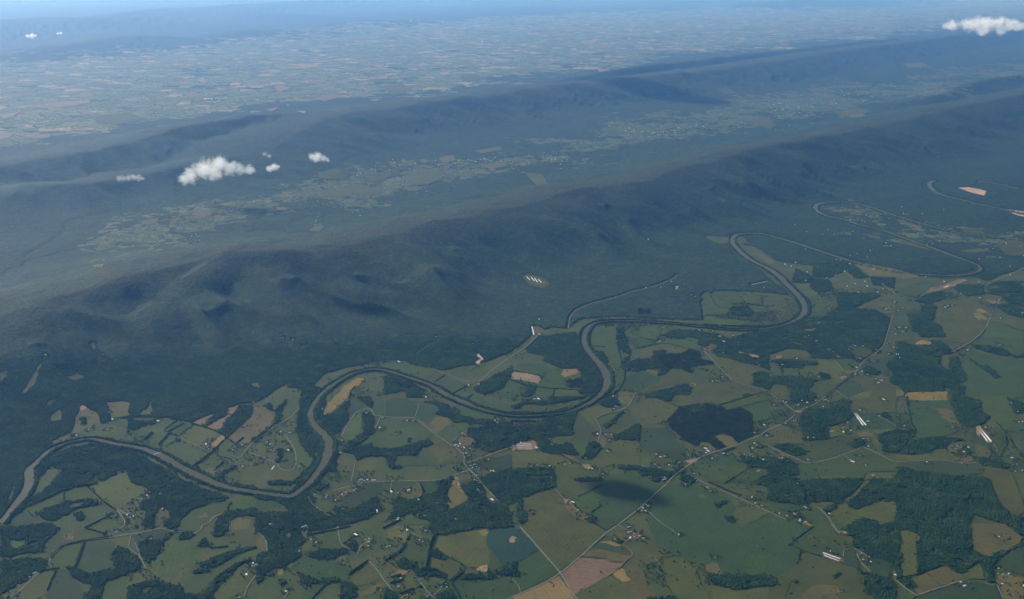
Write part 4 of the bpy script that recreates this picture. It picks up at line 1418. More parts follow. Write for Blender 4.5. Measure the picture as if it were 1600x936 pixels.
# ---------------------------------------------------------------- land-cover raster (6 m cells) that the trees are planted from
CS = 6.0; RX0, RX1, RY0, RY1 = -12600., 14500., 5600., 24000.
nx, ny = int((RX1-RX0)/CS), int((RY1-RY0)/CS)
RAS = np.full((ny, nx), 1, np.uint16)        # 1 = mountain forest
PAST, OPEN, SCRUB = 0, 2, 3
def paint(poly, val, only=None):
    poly = np.asarray(poly)
    x0, y0 = poly.min(0); x1, y1 = poly.max(0)
    i0, i1 = max(0, int((x0-RX0)/CS)), min(nx, int((x1-RX0)/CS)+2)
    j0, j1 = max(0, int((y0-RY0)/CS)), min(ny, int((y1-RY0)/CS)+2)
    if i0 >= i1 or j0 >= j1: return
    X, Y = np.meshgrid(RX0+(np.arange(i0, i1)+.5)*CS, RY0+(np.arange(j0, j1)+.5)*CS)
    X = X+12*vnoise(X/90, Y/90)+11*vnoise(X/27, Y/27); Y = Y+14*vnoise(X/85+50, Y/85)+13*vnoise(X/25+50, Y/25)
    m = pip(poly, X, Y)
    RAS[j0:j1, i0:i1][m] = val
def paint_disc(x, y, r, val):
    i0, i1 = max(0, int((x-r-RX0)/CS)), min(nx, int((x+r-RX0)/CS)+1)
    j0, j1 = max(0, int((y-r-RY0)/CS)), min(ny, int((y+r-RY0)/CS)+1)
    if i0 >= i1 or j0 >= j1: return
    X, Y = np.meshgrid(RX0+(np.arange(i0, i1)+.5)*CS, RY0+(np.arange(j0, j1)+.5)*CS)
    RAS[j0:j1, i0:i1][(X-x)**2+(Y-y)**2 < r*r] = val
def resample(line, step):
    line = np.asarray(line, float); d = np.hypot(*np.diff(line, axis=0).T); c = np.concatenate([[0], np.cumsum(d)])
    n = max(2, int(c[-1]/step)+1); q = np.linspace(0, c[-1], n)
    return np.stack([np.interp(q, c, line[:, 0]), np.interp(q, c, line[:, 1])], 1)
FARMPX = [[(-300,262),(-100,240),(0,232),(150,212),(300,178),(430,163),(470,172),(560,152),(700,142),(850,118),(1000,98),(1200,78),(1450,48),(1700,22),(1700,-25),(1350,12),(1000,14),(640,34),(420,56),(250,78),(60,95),(-300,100)],
          [(20,410),(60,385),(100,362),(200,338),(330,322),(480,302),(490,272),(560,262),(700,248),(850,228),(960,198),(1080,176),(1200,150),(1400,126),(1600,92),(1700,80),(1700,104),(1500,140),(1350,168),(1150,200),(1000,222),(900,246),(760,276),(640,300),(520,318),(430,338),(250,375),(120,405)],
          [(1260,345),(1420,380),(1540,410),(1700,405),(1700,360),(1560,362),(1420,332),(1320,310),(1270,318)]]
FARMW = []
for q in FARMPX:
    a = np.array(q, float); FARMW.append(np.stack(unproj(a[:, 0], a[:, 1], 20), 1))
paint(VPOLY, PAST)
for n, (k, par, w, p) in enumerate(WORLD):
    if k in 'WN': paint(w, 10+n)
    elif k == 'F': paint(w, OPEN)
for k, par, w, p in WORLD:
    if k in 'RD':
        for x, y in resample(w, 6): paint_disc(x, y, 7 if math.hypot(x, y) < 12400 else 17, OPEN)

# ---------------------------------------------------------------- draped sheets
def clip_half(poly, ax, val, keep_less):
    out = []
    n = len(poly)
    for i in range(n):
        a = poly[i]; b = poly[(i+1) % n]
        ia = (a[ax] <= val) == keep_less; ib = (b[ax] <= val) == keep_less
        if ia: out.append(a)
        if ia != ib:
            t = (val-a[ax])/(b[ax]-a[ax]); out.append((a[0]+(b[0]-a[0])*t, a[1]+(b[1]-a[1])*t))
    return out
def drape(name, poly, off, mat, cell):
    poly = [tuple(q) for q in poly]
    xs = [q[0] for q in poly]; ys = [q[1] for q in poly]
    V = []; F = []
    x = math.floor(min(xs)/cell)*cell
    while x < max(xs):
        st = clip_half(clip_half(poly, 0, x, False), 0, x+cell, True)
        if len(st) >= 3:
            y = math.floor(min(q[1] for q in st)/cell)*cell; ym = max(q[1] for q in st)
            while y < ym:
                c = clip_half(clip_half(st, 1, y, False), 1, y+cell, True)
                cc = []
                for q in c:
                    if not cc or (abs(q[0]-cc[-1][0])+abs(q[1]-cc[-1][1]) > .05): cc.append(q)
                if len(cc) >= 3:
                    b = len(V); V += cc; F.append(tuple(range(b, b+len(cc))))
                y += cell
        x += cell
    if not F: return None
    V = np.array(V); Z = height_at(V[:, 0], V[:, 1])+off
    # outlines traced clockwise must still face the sky
    ar = 0
    for i in range(len(poly)): ar += poly[i-1][0]*poly[i][1]-poly[i][0]*poly[i-1][1]
    if ar < 0: F = [f[::-1] for f in F]
    return mesh_obj(name, np.column_stack([V, Z]), F, mat)
def rough(poly, amp, seed):
    w = np.vstack([poly, poly[:1]]); out = []
    for a, b in zip(w[:-1], w[1:]):
        n = max(1, int(np.hypot(*(b-a))/35)); t = np.arange(n)[:, None]/n; out.append(a+(b-a)*t)
    q = np.vstack(out); return np.stack([q[:, 0]+amp*vnoise(q[:, 0]/60+seed, q[:, 1]/60), q[:, 1]+amp*vnoise(q[:, 0]/60, q[:, 1]/60+seed+7)], 1)
def ribbon(name, line, width, off, mat, smooth=3):
    l = smooth_line(line, smooth) if len(line) > 2 else np.asarray(line, float)
    if np.ndim(width) == 0: l = resample(l, 28)
    else: l = np.asarray(line, float)
    t = np.gradient(l, axis=0); t /= np.hypot(t[:, 0], t[:, 1])[:, None]+1e-9
    nrm = np.stack([-t[:, 1], t[:, 0]], 1)
    w = np.broadcast_to(np.asarray(width, float), (len(l),))[:, None]*.5
    A = l+nrm*w; B = l-nrm*w
    V = np.vstack([A, B]); Z = height_at(V[:, 0], V[:, 1])+off
    n = len(l); F = [(i+n, i+1+n, i+1, i) for i in range(n-1)]
    return mesh_obj(name, np.column_stack([V, Z]), F, mat)

ANCH = []
for ln in ANCHORS.strip().splitlines():
    xy, ph = ln.split('|'); a, b = xy.split(); ANCH.append((float(a), float(b), ph))
def phrase(px, py):
    return min(ANCH, key=lambda q: (q[0]-px)**2+((q[1]-py)*1.4)**2)[2]

COLOR = {'g1': (.038, .056, .009), 'g2': (.026, .043, .011), 'g3': (.028, .048, .011), 't1': (.011, .037, .020), 'o1': (.053, .060, .011),
         'o2': (.077, .072, .018), 'o3': (.073, .062, .017), 'b1': (.128, .080, .044), 'b2': (.180, .118, .048), 'b3': (.084, .067, .026), 'b4': (.165, .108, .042),
         'y1': (.135, .104, .026), 'y2': (.21, .155, .04), 'd1': (.38, .255, .16), 'd2': (.21, .138, .08)}
FNAME = {'g': ('pasture', 'green pasture'), 't': ('crop_field', 'dark teal green crop field'), 'o': ('meadow', 'olive toned rough meadow'), 'b': ('ploughed_field', 'brown ploughed field'), 'y': ('hay_field', 'yellowish hay field'), 'd': ('bare_soil', 'patch of bare pale soil')}
nf = 0
for k, par, w, p in WORLD:
    if k != 'F': continue
    w = np.asarray(w); r = np.hypot(*w.mean(0))
    if np.ptp(w[:, 0]) > 20000 or np.ptp(w[:, 0]) < 5: continue
    cell = 110 if r < 16000 else (60 if r < 24000 else 200)
    off = .8+.012*nf+(1.2 if r > 15000 else 0)+(6 if r > 24000 else 0)
    nm, lb = FNAME[par[0]]  # one small dark green patch by the shed pair paints a shadow
    o = drape(nm, rough(w, min(14, np.ptp(w[:, 0])*.06), nf) if r < 16000 else w, off, M_FIELD, cell)
    if o is None: continue
    nf += 1
    c = np.array(COLOR[par])
    if r > 24000 and par[0] in 'by': c = np.array((.165, .128, .066))*RNG.uniform(.7, 1.2)
    j = RNG.normal(0, .06, 3)*.6+RNG.normal(0, .07)
    c = np.clip(c*(1+j), .01, .8); o.color = (c[0], c[1], c[2], 1)
    cx, cy = p.mean(0)
    tag(o, lb+' '+(phrase(cx, cy) if cy > 420 else 'in the hazy farmland beyond the ridge'), 'field', 'fields of the patchwork', 'structure')

# river: a flat ribbon of muddy water following its banks
def river_obj(c_px, wworld, wid_fn):
    l = resample(smooth_line(wworld, 5), 26)
    px, py = to_px(l[:, 0], l[:, 1], 0*l[:, 0])
    return l, wid_fn(px, py)
def wfn(px, py):
    # metres of water across, read off the photograph reach by reach
    anchors = [(0,818,70),(45,750,95),(75,706,55),(120,689,42),(190,696,70),(260,716,85),(320,746,90),(400,770,75),(455,776,75),(490,745,75),(512,700,98),(485,650,70),(500,620,60),(550,584,55),(640,591,55),(720,627,85),(800,649,40),(890,643,40),(930,625,60),(946,590,105),(925,556,92),(913,524,80),(940,503,55),(1040,505,48),(1150,515,42),(1230,506,60),(1257,480,95),(1220,433,100),(1172,406,95),(1144,378,80),(1175,366,75),(1276,391,85),(1400,425,60),(1500,431,60),(1530,420,50),(1465,391,90),(1381,361,85),(1300,340,90),(1340,319,90),(1430,347,85),(1600,374,80)]
    out = []
    for x, y in zip(px, py):
        d = [((x-a)**2+((y-b)*2)**2+30, w) for a, b, w in anchors]; d.sort(); d = d[:3]
        W = [1/q[0] for q in d]; out.append(sum(a*q[1] for a, q in zip(W, d))/sum(W))
    return np.array(out)
l1, w1 = river_obj(RIVC, RIVW, wfn)
k = np.ones(9)/9; w1 = np.convolve(np.pad(w1, 4, 'edge'), k, 'valid')
w1 = w1*(1+.10*vnoise(np.arange(len(w1))/5.0, np.zeros(len(w1))))
tag(ribbon('river', l1, w1, 5.2, M_RIVER, 1), 'muddy brown river winding in tight loops through the valley', 'river', None, 'structure')
l2, w2 = river_obj(RIVC2, RIVW2, lambda a, b: np.full(len(a), 105.0))
tag(ribbon('river', l2, w2, 4.0, M_RIVER, 1), 'far bend of the river round the bare sandy field', 'river', None, 'structure')
for l, w in ((l1, w1), (l2, w2)):
    for (x, y), ww in zip(l, w): paint_disc(x, y, ww*.5+(5 if math.hypot(x, y) < 15500 else 62), OPEN if math.hypot(x, y) < 15500 else SCRUB)

# roads
nrd = 0
for k, par, w, p in WORLD:
    if k in 'RD':
        nrd += 1
        wd = float(par)*(1.35 if k == 'R' else 1.3)
        o = ribbon('dirt_track' if k == 'D' else 'lane', w, wd, 5.6+.01*nrd, M_DIRT if k == 'D' else M_ROAD)
        cx, cy = p[len(p)//2]
        tag(o, ('tan dirt track ' if k == 'D' else 'pale country lane ')+phrase(cx, cy), 'track' if k == 'D' else 'lane', 'lanes and tracks across the farmland', 'structure')

# ---------------------------------------------------------------- buildings
def box_faces(b=0): return [(b, b+3, b+2, b+1), (b+4, b+5, b+6, b+7), (b, b+1, b+5, b+4), (b+1, b+2, b+6, b+5), (b+2, b+3, b+7, b+6), (b+3, b, b+4, b+7)]
def wall_mesh(L, W, H, rise):
    x, y = L/2, W/2
    V = [(-x, -y, -3), (x, -y, -3), (x, y, -3), (-x, y, -3), (-x, -y, H), (x, -y, H), (x, y, H), (-x, y, H), (-x, 0, H+rise), (x, 0, H+rise)]
    F = [(0, 3, 2, 1), (0, 1, 5, 4), (2, 3, 7, 6), (1, 2, 6, 9, 5), (3, 0, 4, 8, 7)]
    return V, F
def roof_mesh(L, W, H, rise, ov=.6, th=.35):
    x, y = L/2+ov, W/2+ov; e = rise*ov/(W/2)
    V = [(-x, -y, H-e+.05), (x, -y, H-e+.05), (x, 0, H+rise+.05), (-x, 0, H+rise+.05), (-x, y, H-e+.05), (x, y, H-e+.05)]
    V2 = [(a, b, c+th) for a, b, c in V]; V = V+V2
    F = [(6, 7, 8, 9), (9, 8, 11, 10), (0, 3, 2, 1), (3, 4, 5, 2), (0, 1, 7, 6), (4, 10, 11, 5), (1, 2, 8, 7), (2, 5, 11, 8), (0, 6, 9, 3), (3, 9, 10, 4)]
    return V, F
def make_building(name, L, W, H, rise, roof, wall, extra=None):
    r = link(bpy.data.objects.new(name, None)); r.empty_display_size = 5
    v, f = wall_mesh(L, W, H, rise); mesh_obj('wall', v, f, wall, r)
    v, f = roof_mesh(L, W, H, rise); mesh_obj('roof', v, f, roof, r)
    if extra == 'chimney':
        a = .5; V = [(L*.2-a, -a, H), (L*.2+a, -a, H), (L*.2+a, a, H), (L*.2-a, a, H), (L*.2-a, -a, H+rise+1.4), (L*.2+a, -a, H+rise+1.4), (L*.2+a, a, H+rise+1.4), (L*.2-a, a, H+rise+1.4)]
        mesh_obj('chimney', V, box_faces(), M_ROOFR, r)
    return r
PROT = {}
def proto(key):
    if key in PROT: return copy_thing(PROT[key])
    kind, v = key
    if kind == 's': r = make_building('shed', (10, 12, 9)[v], (8, 7, 8)[v], 3.4, 1.8, (M_ROOFW, M_ROOFG, M_ROOFP)[v], (M_WALL, M_WALL, M_WALLG)[v])
    elif kind == 'm': r = make_building('house', (16, 18, 15)[v], (10.5, 10, 11)[v], 5.6, 2.8, (M_ROOFW, M_ROOFG, M_ROOFW)[v], M_WALL, 'chimney')
    elif kind == 'L': r = make_building('barn', (30, 36, 27)[v], (14, 13, 15)[v], 6.0, 3.6, (M_ROOFW, M_ROOFW, M_ROOFP)[v], (M_WALL, M_WALLG, M_WALL)[v])
    elif kind == 'r': r = make_building('house', 16, 10, 5.2, 2.8, M_ROOFR, M_WALL, 'chimney')
    PROT[key] = r
    return r
def copy_thing(o):
    c = o.copy(); COL.objects.link(c); c.parent = None
    for ch in o.children:
        d = ch.copy(); COL.objects.link(d); d.parent = c
    return c
BL = {'s': ('small pale shed', 'shed', 'shed'), 'm': ('pale house', 'house', 'house'), 'L': ('large pale barn', 'barn', 'barn'), 'r': ('red roofed house', 'house', 'house')}
BUILT = []
ox = oy = 0; s = 8.
SILO = None
for ln in HOUSES.strip().splitlines():
    f = ln.split()
    if f[0][0] == '@': ox, oy = float(f[0][1:]), float(f[1]); s = float(f[2]) if len(f) > 2 else 8.; continue
    if f[0] == 'B':
        v = np.array([float(q) for q in f[2:]]).reshape(-1, 2); P = np.stack([ox+v[:, 0]/s, oy+v[:, 1]/s], 1)
        X, Y = hit(P[:, 0], P[:, 1])
        for (px, py), x, y in zip(P, X, Y): BUILT.append((f[1], px, py, x, y, None))
    elif f[0] == 'P':
        v = np.array([float(q) for q in f[1:]]).reshape(-1, 2); P = np.stack([ox+v[:, 0]/s, oy+v[:, 1]/s], 1)
        X, Y = hit(P[:, 0], P[:, 1]); BUILT.append(('P', P[:, 0].mean(), P[:, 1].mean(), X.mean(), Y.mean(), (X, Y)))
    elif f[0] == 'T':
        px, py = ox+float(f[1])/s, oy+float(f[2])/s; X, Y = hit([px], [py]); BUILT.append(('T', px, py, X[0], Y[0], None))
groups = {}
for b in BUILT: groups.setdefault((b[0], phrase(b[1], b[2])), []).append(b)
hr = random.Random(3)
ORD = 'first second third fourth fifth sixth'.split()
for (kd, ph), lst in groups.items():
    for q, (kd, px, py, x, y, ends) in enumerate(sorted(lst, key=lambda b: b[1])):
        z = float(height_at(x, y))+(.6 if y < 13200 else 3.4)
        paint_disc(x, y, {'s': 15, 'm': 22, 'L': 30, 'r': 20, 'P': 30, 'T': 10}[kd], OPEN)
        if kd == 'P':
            X, Y = ends; L = math.hypot(X[1]-X[0], Y[1]-Y[0]); ang = math.atan2(Y[1]-Y[0], X[1]-X[0])
            for t in np.linspace(0, 1, 8): paint_disc(X[0]+(X[1]-X[0])*t, Y[0]+(Y[1]-Y[0])*t, 22, OPEN)
            r = make_building('poultry_house', L, 12, 4.2, 2.4, M_ROOFW if y > 13200 or q % 3 == 1 else M_ROOFP, M_WALL)
            r.location = (x, y, z); r.rotation_euler.z = ang
            word = '' if len(lst) == 1 else ORD[q]+' '
            tag(r, word+('long shed from the left ' if word else 'long low shed ')+ph, 'poultry house', 'long poultry sheds')
        elif kd == 'T':
            n = 14; V = []; F = []
            for k2, (rr, zz) in enumerate(((4, -2), (4, 12), (2.2, 14.2), (.3, 15))):
                V += [(rr*math.cos(2*math.pi*a/n), rr*math.sin(2*math.pi*a/n), zz) for a in range(n)]
            for k2 in range(3): F += [(k2*n+a, k2*n+(a+1) % n, k2*n+n+(a+1) % n, k2*n+n+a) for a in range(n)]
            r = mesh_obj('silo', V, F, M_ROOFW); r.location = (x, y, z)
            tag(r, 'pale round silo '+ph, 'silo')
        else:
            r = proto((kd, hr.randrange(3) if kd != 'r' else 0))
            r.location = (x, y, z); r.rotation_euler.z = hr.choice([.5, -.6, .25, -.9, 1.1])+hr.uniform(-.25, .25)
            sc_ = hr.uniform(.9, 1.2); r.scale = (sc_, sc_, sc_)
            t, cat, _ = BL[kd]
            if len(lst) > 1: tag(r, t+' '+ph, cat, 'buildings '+ph)
            else: tag(r, t+' '+ph, cat)
# low-water bridge across the river at left
X, Y = hit([236.5, 253], [712, 707.3]); L = math.hypot(X[1]-X[0], Y[1]-Y[0])
br = link(bpy.data.objects.new('bridge', None)); br.location = (X.mean(), Y.mean(), float(height_at(X.mean(), Y.mean()))+7.5); br.rotation_euler.z = math.atan2(Y[1]-Y[0], X[1]-X[0])
def bx(x0, x1, y0, y1, z0, z1): return [(x0, y0, z0), (x1, y0, z0), (x1, y1, z0), (x0, y1, z0), (x0, y0, z1), (x1, y0, z1), (x1, y1, z1), (x0, y1, z1)]
mesh_obj('deck', bx(-L/2, L/2, -3.6, 3.6, -.5, .5), box_faces(), M_CONC, br)
for q in range(5): xx = -L/2+(q+.5)*L/5; mesh_obj('pier', bx(xx-1, xx+1, -3, 3, -6, -.52), box_faces(), M_CONC, br)
tag(br, 'low concrete bridge crossing the muddy river at the left', 'bridge')

# ---------------------------------------------------------------- trees
def ico(sub):
    import bmesh
    bm = bmesh.new(); bmesh.ops.create_icosphere(bm, subdivisions=sub, radius=1)
    V = np.array([v.co[:] for v in bm.verts]); F = np.array([[v.index for v in f.verts] for f in bm.faces]); bm.free()
    return V, F
IV1, IF1 = ico(1); IV2, IF2 = ico(2)
def crown(r, h, base, seed, fine=True):
    V, F = (IV2, IF2) if fine else (IV1, IF1)
    rs = np.random.default_rng(seed)
    d = 1+rs.normal(0, .13, len(V))
    P = V*d[:, None]
    P = np.column_stack([P[:, 0]*r, P[:, 1]*r, base+(P[:, 2]*.5+.5)*(h-base)])
    return P, F
def conifer(r, h, seed):
    rs = np.random.default_rng(seed); n = 9; V = []; F = []
    for k, (rr, zz) in enumerate(((.75, .10), (1, .22), (.8, .45), (.5, .70), (.2, .9), (.03, 1))):
        a = np.arange(n)*2*math.pi/n+k*.3; q = rr*r*(1+rs.normal(0, .14, n))
        V += [(q[i]*math.cos(a[i]), q[i]*math.sin(a[i]), zz*h) for i in range(n)]
    for k in range(5):
        for i in range(n):
            a, b, c, d = k*n+i, k*n+(i+1) % n, (k+1)*n+(i+1) % n, (k+1)*n+i; F += [(a, b, c), (a, c, d)]
    return np.array(V), np.array(F)
def merge(parts):
    V = []; F = []; b = 0
    for v, f in parts: V.append(v); F.append(f+b); b += len(v)
    return np.vstack(V), np.vstack(F)
def trunk(h, r=.35):
    n = 5; a = np.arange(n)*2*math.pi/n
    V = np.vstack([np.column_stack([np.cos(a)*r, np.sin(a)*r, np.full(n, -2.)]), np.column_stack([np.cos(a)*r*.6, np.sin(a)*r*.6, np.full(n, h)])])
    F = np.array([t for i in range(n) for t in ((i, (i+1) % n, n+(i+1) % n), (i, n+(i+1) % n, n+i))])
    return V, F
def proto_coll(name, meshes, mat):
    c = bpy.data.collections.new(name)
    for k, (v, f) in enumerate(meshes):
        me = np_mesh(name, v, f); me.materials.append(mat); c.objects.link(bpy.data.objects.new(name, me))
    return c
def tree_mesh(seed):
    rs = np.random.default_rng(seed); h = rs.uniform(13, 18); r = h*rs.uniform(.36, .48)
    parts = [trunk(h*.55), crown(r, h, h*.22, seed)]
    for q in range(3):
        a = rs.uniform(0, 6.28); rr = r*.62; v, f = crown(rr, h*rs.uniform(.7, .95), h*.25, seed*7+q)
        v = v+np.array([math.cos(a)*r*.6, math.sin(a)*r*.6, 0]); parts.append((v, f))
    return merge(parts)
C_TREE = proto_coll('broadleaf_tree', [tree_mesh(k) for k in range(1, 6)], M_TREE)
C_PINE = proto_coll('pine', [conifer(4.2, 15, k) for k in range(3)]+[conifer(5, 18, 9)], M_PINE)
def gn_group(name, coll):
    g = bpy.data.node_groups.new(name, 'GeometryNodeTree')
    g.interface.new_socket('Geometry', in_out='INPUT', socket_type='NodeSocketGeometry')
    g.interface.new_socket('Geometry', in_out='OUTPUT', socket_type='NodeSocketGeometry')
    N = g.nodes; L = g.links
    gi = N.new('NodeGroupInput'); go = N.new('NodeGroupOutput')
    mp = N.new('GeometryNodeMeshToPoints'); iop = N.new('GeometryNodeInstanceOnPoints'); ci = N.new('GeometryNodeCollectionInfo')
    ci.inputs['Collection'].default_value = coll; ci.inputs['Separate Children'].default_value = True; ci.inputs['Reset Children'].default_value = True
    L.new(gi.outputs[0], mp.inputs['Mesh']); L.new(mp.outputs[0], iop.inputs['Points']); L.new(ci.outputs[0], iop.inputs['Instance'])
    iop.inputs['Pick Instance'].default_value = True
    def at(nm, ty):
        x = N.new('GeometryNodeInputNamedAttribute'); x.data_type = ty; x.inputs['Name'].default_value = nm; return x.outputs[0]
    L.new(at('pick', 'INT'), iop.inputs['Instance Index']); L.new(at('size', 'FLOAT'), iop.inputs['Scale'])
    cx = N.new('ShaderNodeCombineXYZ'); L.new(at('turn', 'FLOAT'), cx.inputs[2])
    er = N.new('FunctionNodeEulerToRotation'); L.new(cx.outputs[0], er.inputs[0]); al = N.new('FunctionNodeAlignRotationToVector'); al.axis = 'Z'; L.new(er.outputs[0], al.inputs['Rotation']); L.new(at('up', 'FLOAT_VECTOR'), al.inputs['Vector'])
    L.new(al.outputs[0], iop.inputs['Rotation'])
    L.new(iop.outputs[0], go.inputs[0]); return g
G_TREE, G_PINE = gn_group('plant_broadleaf', C_TREE), gn_group('plant_pines', C_PINE)
def planted(name, P, Z, grp, smin, smax, lean=False):
    me = bpy.data.meshes.new(name); n = len(P)
    me.vertices.add(n); me.vertices.foreach_set('co', np.column_stack([P, Z]).astype(np.float32).ravel())
    for nm, ty, v in (('pick', 'INT', RNG.integers(0, 60, n).astype(np.int32)), ('size', 'FLOAT', RNG.uniform(smin, smax, n).astype(np.float32)), ('turn', 'FLOAT', RNG.uniform(0, 6.28, n).astype(np.float32))):
        a = me.attributes.new(nm, ty, 'POINT'); a.data.foreach_set('value', v)
    nv = np.zeros((n, 3), np.float32); nv[:, 2] = 1
    if lean:
        e = 30.0; nv[:, 0] = -(height_at(P[:, 0]+e, P[:, 1])-height_at(P[:, 0]-e, P[:, 1]))/(2*e); nv[:, 1] = -(height_at(P[:, 0], P[:, 1]+e)-height_at(P[:, 0], P[:, 1]-e))/(2*e)
    a = me.attributes.new('up', 'FLOAT_VECTOR', 'POINT'); a.data.foreach_set('vector', nv.ravel())
    o = link(bpy.data.objects.new(name, me)); m = o.modifiers.new('planting', 'NODES'); m.node_group = grp
    return o
def ras_at(x, y):
    i = np.clip(((x-RX0)/CS).astype(int), 0, nx-1); j = np.clip(((y-RY0)/CS).astype(int), 0, ny-1); return RAS[j, i]
# single trees for the valley woods and the forest's near edge
SP = 9.6
X, Y = np.meshgrid(np.arange(-7600, 10500, SP), np.arange(6400, 18200, SP)); X = X.ravel()+RNG.uniform(-3.8, 3.8, X.size); Y = Y.ravel()+RNG.uniform(-3.8, 3.8, Y.size)
A = np.abs(np.arctan2(X, Y)); k = A < math.radians(28.5); X, Y = X[k], Y[k]
R = np.hypot(X, Y); ID = ras_at(X, Y)
NEARLIM = 13300
vm = ID >= 10
kk = np.where(vm)[0]
order = np.argsort(ID[kk], kind='stable'); kk = kk[order]; ids, st = np.unique(ID[kk], return_index=True)
NWOOD = 0
for q, idv in enumerate(ids):
    sel = kk[st[q]: st[q+1] if q+1 < len(st) else None]
    code, par, w, p = WORLD[int(idv)-10]
    if len(sel) < 3: continue
    gap = fbm(X[sel]/55+idv, Y[sel]/55, 2) > -.46
    sel = sel[gap]
    if len(sel) < 3: continue
    P = np.stack([X[sel], Y[sel]], 1); Z = height_at(X[sel], Y[sel])
    pine = code == 'N'
    o = planted('pine_wood' if pine else 'woodland', P, Z, G_PINE if pine else G_TREE, .55, 1.02)
    cx, cy = to_px(P[:, 0].mean(), P[:, 1].mean(), 0)
    tag(o, ('dark blue green pine wood ' if pine else 'dense green broadleaf wood ')+phrase(cx, cy), 'wood', 'woods between the fields', 'stuff'); NWOOD += len(sel)
k = (ID == 1) & (R < NEARLIM+RNG.uniform(-700, 900, R.size))
o = planted('forest_edge', np.stack([X[k], Y[k]], 1), height_at(X[k], Y[k]), G_TREE, .6, 1.02)
tag(o, 'lower edge of the broadleaf forest at the foot of the near ridge', 'forest', None, 'stuff'); n1 = int(k.sum())
FARMV = (.76, .80, .60)
def farm_at(x, y, r, which):
    f = np.zeros(x.shape)
    for q in range(5):
        wx = x+r*(.02+.008*q)*fbm(x/2500+q*3.3, y/2500, 4)*2; wy = y+r*(.05+.02*q)*fbm(x/2600+9, y/2600+q*5.1, 4)*2
        g = np.zeros(x.shape)
        for w, v in ([(FARMW[0], FARMV[0])] if which == 0 else list(zip(FARMW[1:], FARMV[1:]))): g = np.maximum(g, np.where(pip(w, wx, wy), v, 0))
        f += g/5
    return f
farm = farm_at(GX, GY, GR, 0); glade = farm_at(GX, GY, GR, 1)
rid = np.ones(GX.shape, np.uint16); m = (GX > RX0) & (GX < RX1) & (GY > RY0) & (GY < RY1)
rid[m] = ras_at(GX[m], GY[m])
isfor = (rid == 1) & (GR > NEARLIM-800) & (GR < 70000) & (farm < .12) & (glade < .1)
open_ = ((farm >= .12) | (glade >= .1)).astype(float)
for q in range(14): open_ = (open_+np.roll(open_, 1, 0)+np.roll(open_, -1, 0)+np.roll(open_, 1, 1)+np.roll(open_, -1, 1))/5
taper = 1-sstep(.02, .4, open_)
inn = isfor.copy()
for a in (1, -1): inn &= np.roll(isfor, a, 0) & np.roll(isfor, a, 1)
CZ = GH+np.where(inn, 1+taper*(3+8.5*sstep(NEARLIM-800, NEARLIM+300, GR))+2.4*vnoise(GX/31, GY/31)+2.2*vnoise(GX/70+3, GY/70), -1.0)
fm = isfor[:-1, :-1] & isfor[1:, :-1] & isfor[1:, 1:] & isfor[:-1, 1:]
I = np.arange(NR*NA).reshape(NR, NA)
F = np.stack([I[:-1, :-1][fm], I[1:, :-1][fm], I[1:, 1:][fm], I[:-1, 1:][fm]], -1)
used = np.unique(F); remap = np.full(NR*NA, -1, np.int64); remap[used] = np.arange(len(used))
me = np_mesh('forest', np.column_stack([GX.ravel(), GY.ravel(), CZ.ravel()])[used], remap[F])
if me.polygons[0].normal.z < 0: me.flip_normals()
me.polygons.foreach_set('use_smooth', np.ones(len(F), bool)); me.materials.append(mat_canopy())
o = link(bpy.data.objects.new('forest', me)); X = used
tag(o, 'broadleaf forest covering the long ridges from foot to crest', 'forest', None, 'stuff')
print('TREES', NWOOD, n1, len(X))

# hedges and tree lines: each its own thing
def line_trees(name, line, height, density, seed, jitter, label, group):
    rs = np.random.default_rng(seed); rows = 1 if height < 8 else 2
    pts = np.vstack([resample(line, 7.0)]*rows); parts = []
    for x, y in pts:
        if math.hypot(x, y) > 15500 and rs.random() < .75: continue
        g = fbm(np.array([x/45.]), np.array([y/45.+seed]), 2)[0]
        if rs.random() > density or g < -.5: continue
        x += rs.normal(0, jitter*1.5); y += rs.normal(0, jitter*1.5)
        h = height*rs.uniform(.65, 1.25); v, f = crown(h*rs.uniform(.34, .5), h, h*.08, int(rs.integers(1e6)), height > 9)
        z = float(height_at(x, y)); parts.append((v+np.array([x, y, z]), f))
    if not parts: return
    sl = resample(line, 9.0); tt = np.gradient(sl, axis=0); tt /= np.hypot(tt[:, 0], tt[:, 1])[:, None]+1e-9; nn = np.stack([-tt[:, 1], tt[:, 0]], 1)
    hz = height_at(sl[:, 0], sl[:, 1]); wv = (1.3+.5*rs.random(len(sl)))[:, None]; m = len(sl)
    V3 = np.vstack([np.column_stack([sl+nn*wv*1.4, hz-.5]), np.column_stack([sl+nn*wv*.5, hz+1.6+rs.random(m)]), np.column_stack([sl-nn*wv*.5, hz+1.6+rs.random(m)]), np.column_stack([sl-nn*wv*1.4, hz-.5])])
    q = np.arange(m-1); F3 = np.vstack([np.vstack([np.column_stack([a*m+q, (a+1)*m+q, (a+1)*m+q+1]), np.column_stack([a*m+q, (a+1)*m+q+1, a*m+q+1])]) for a in range(3)]); parts.append((V3, F3[:, ::-1]))
    v, f = merge(parts); me = np_mesh(name, v, f); me.materials.append(M_TREE); o = link(bpy.data.objects.new(name, me))
    return tag(o, label, 'tree line', group)
sd = 0
for k, par, w, p in WORLD:
    if k == 'H':
        sd += 1; hh = float(par)*.95; cx, cy = p.mean(0)
        line_trees('hedgerow', w, hh, .9, sd, 1.6, ('low dark hedge ' if hh < 9 else 'dark line of trees ')+phrase(cx, cy), 'hedgerows between the fields')
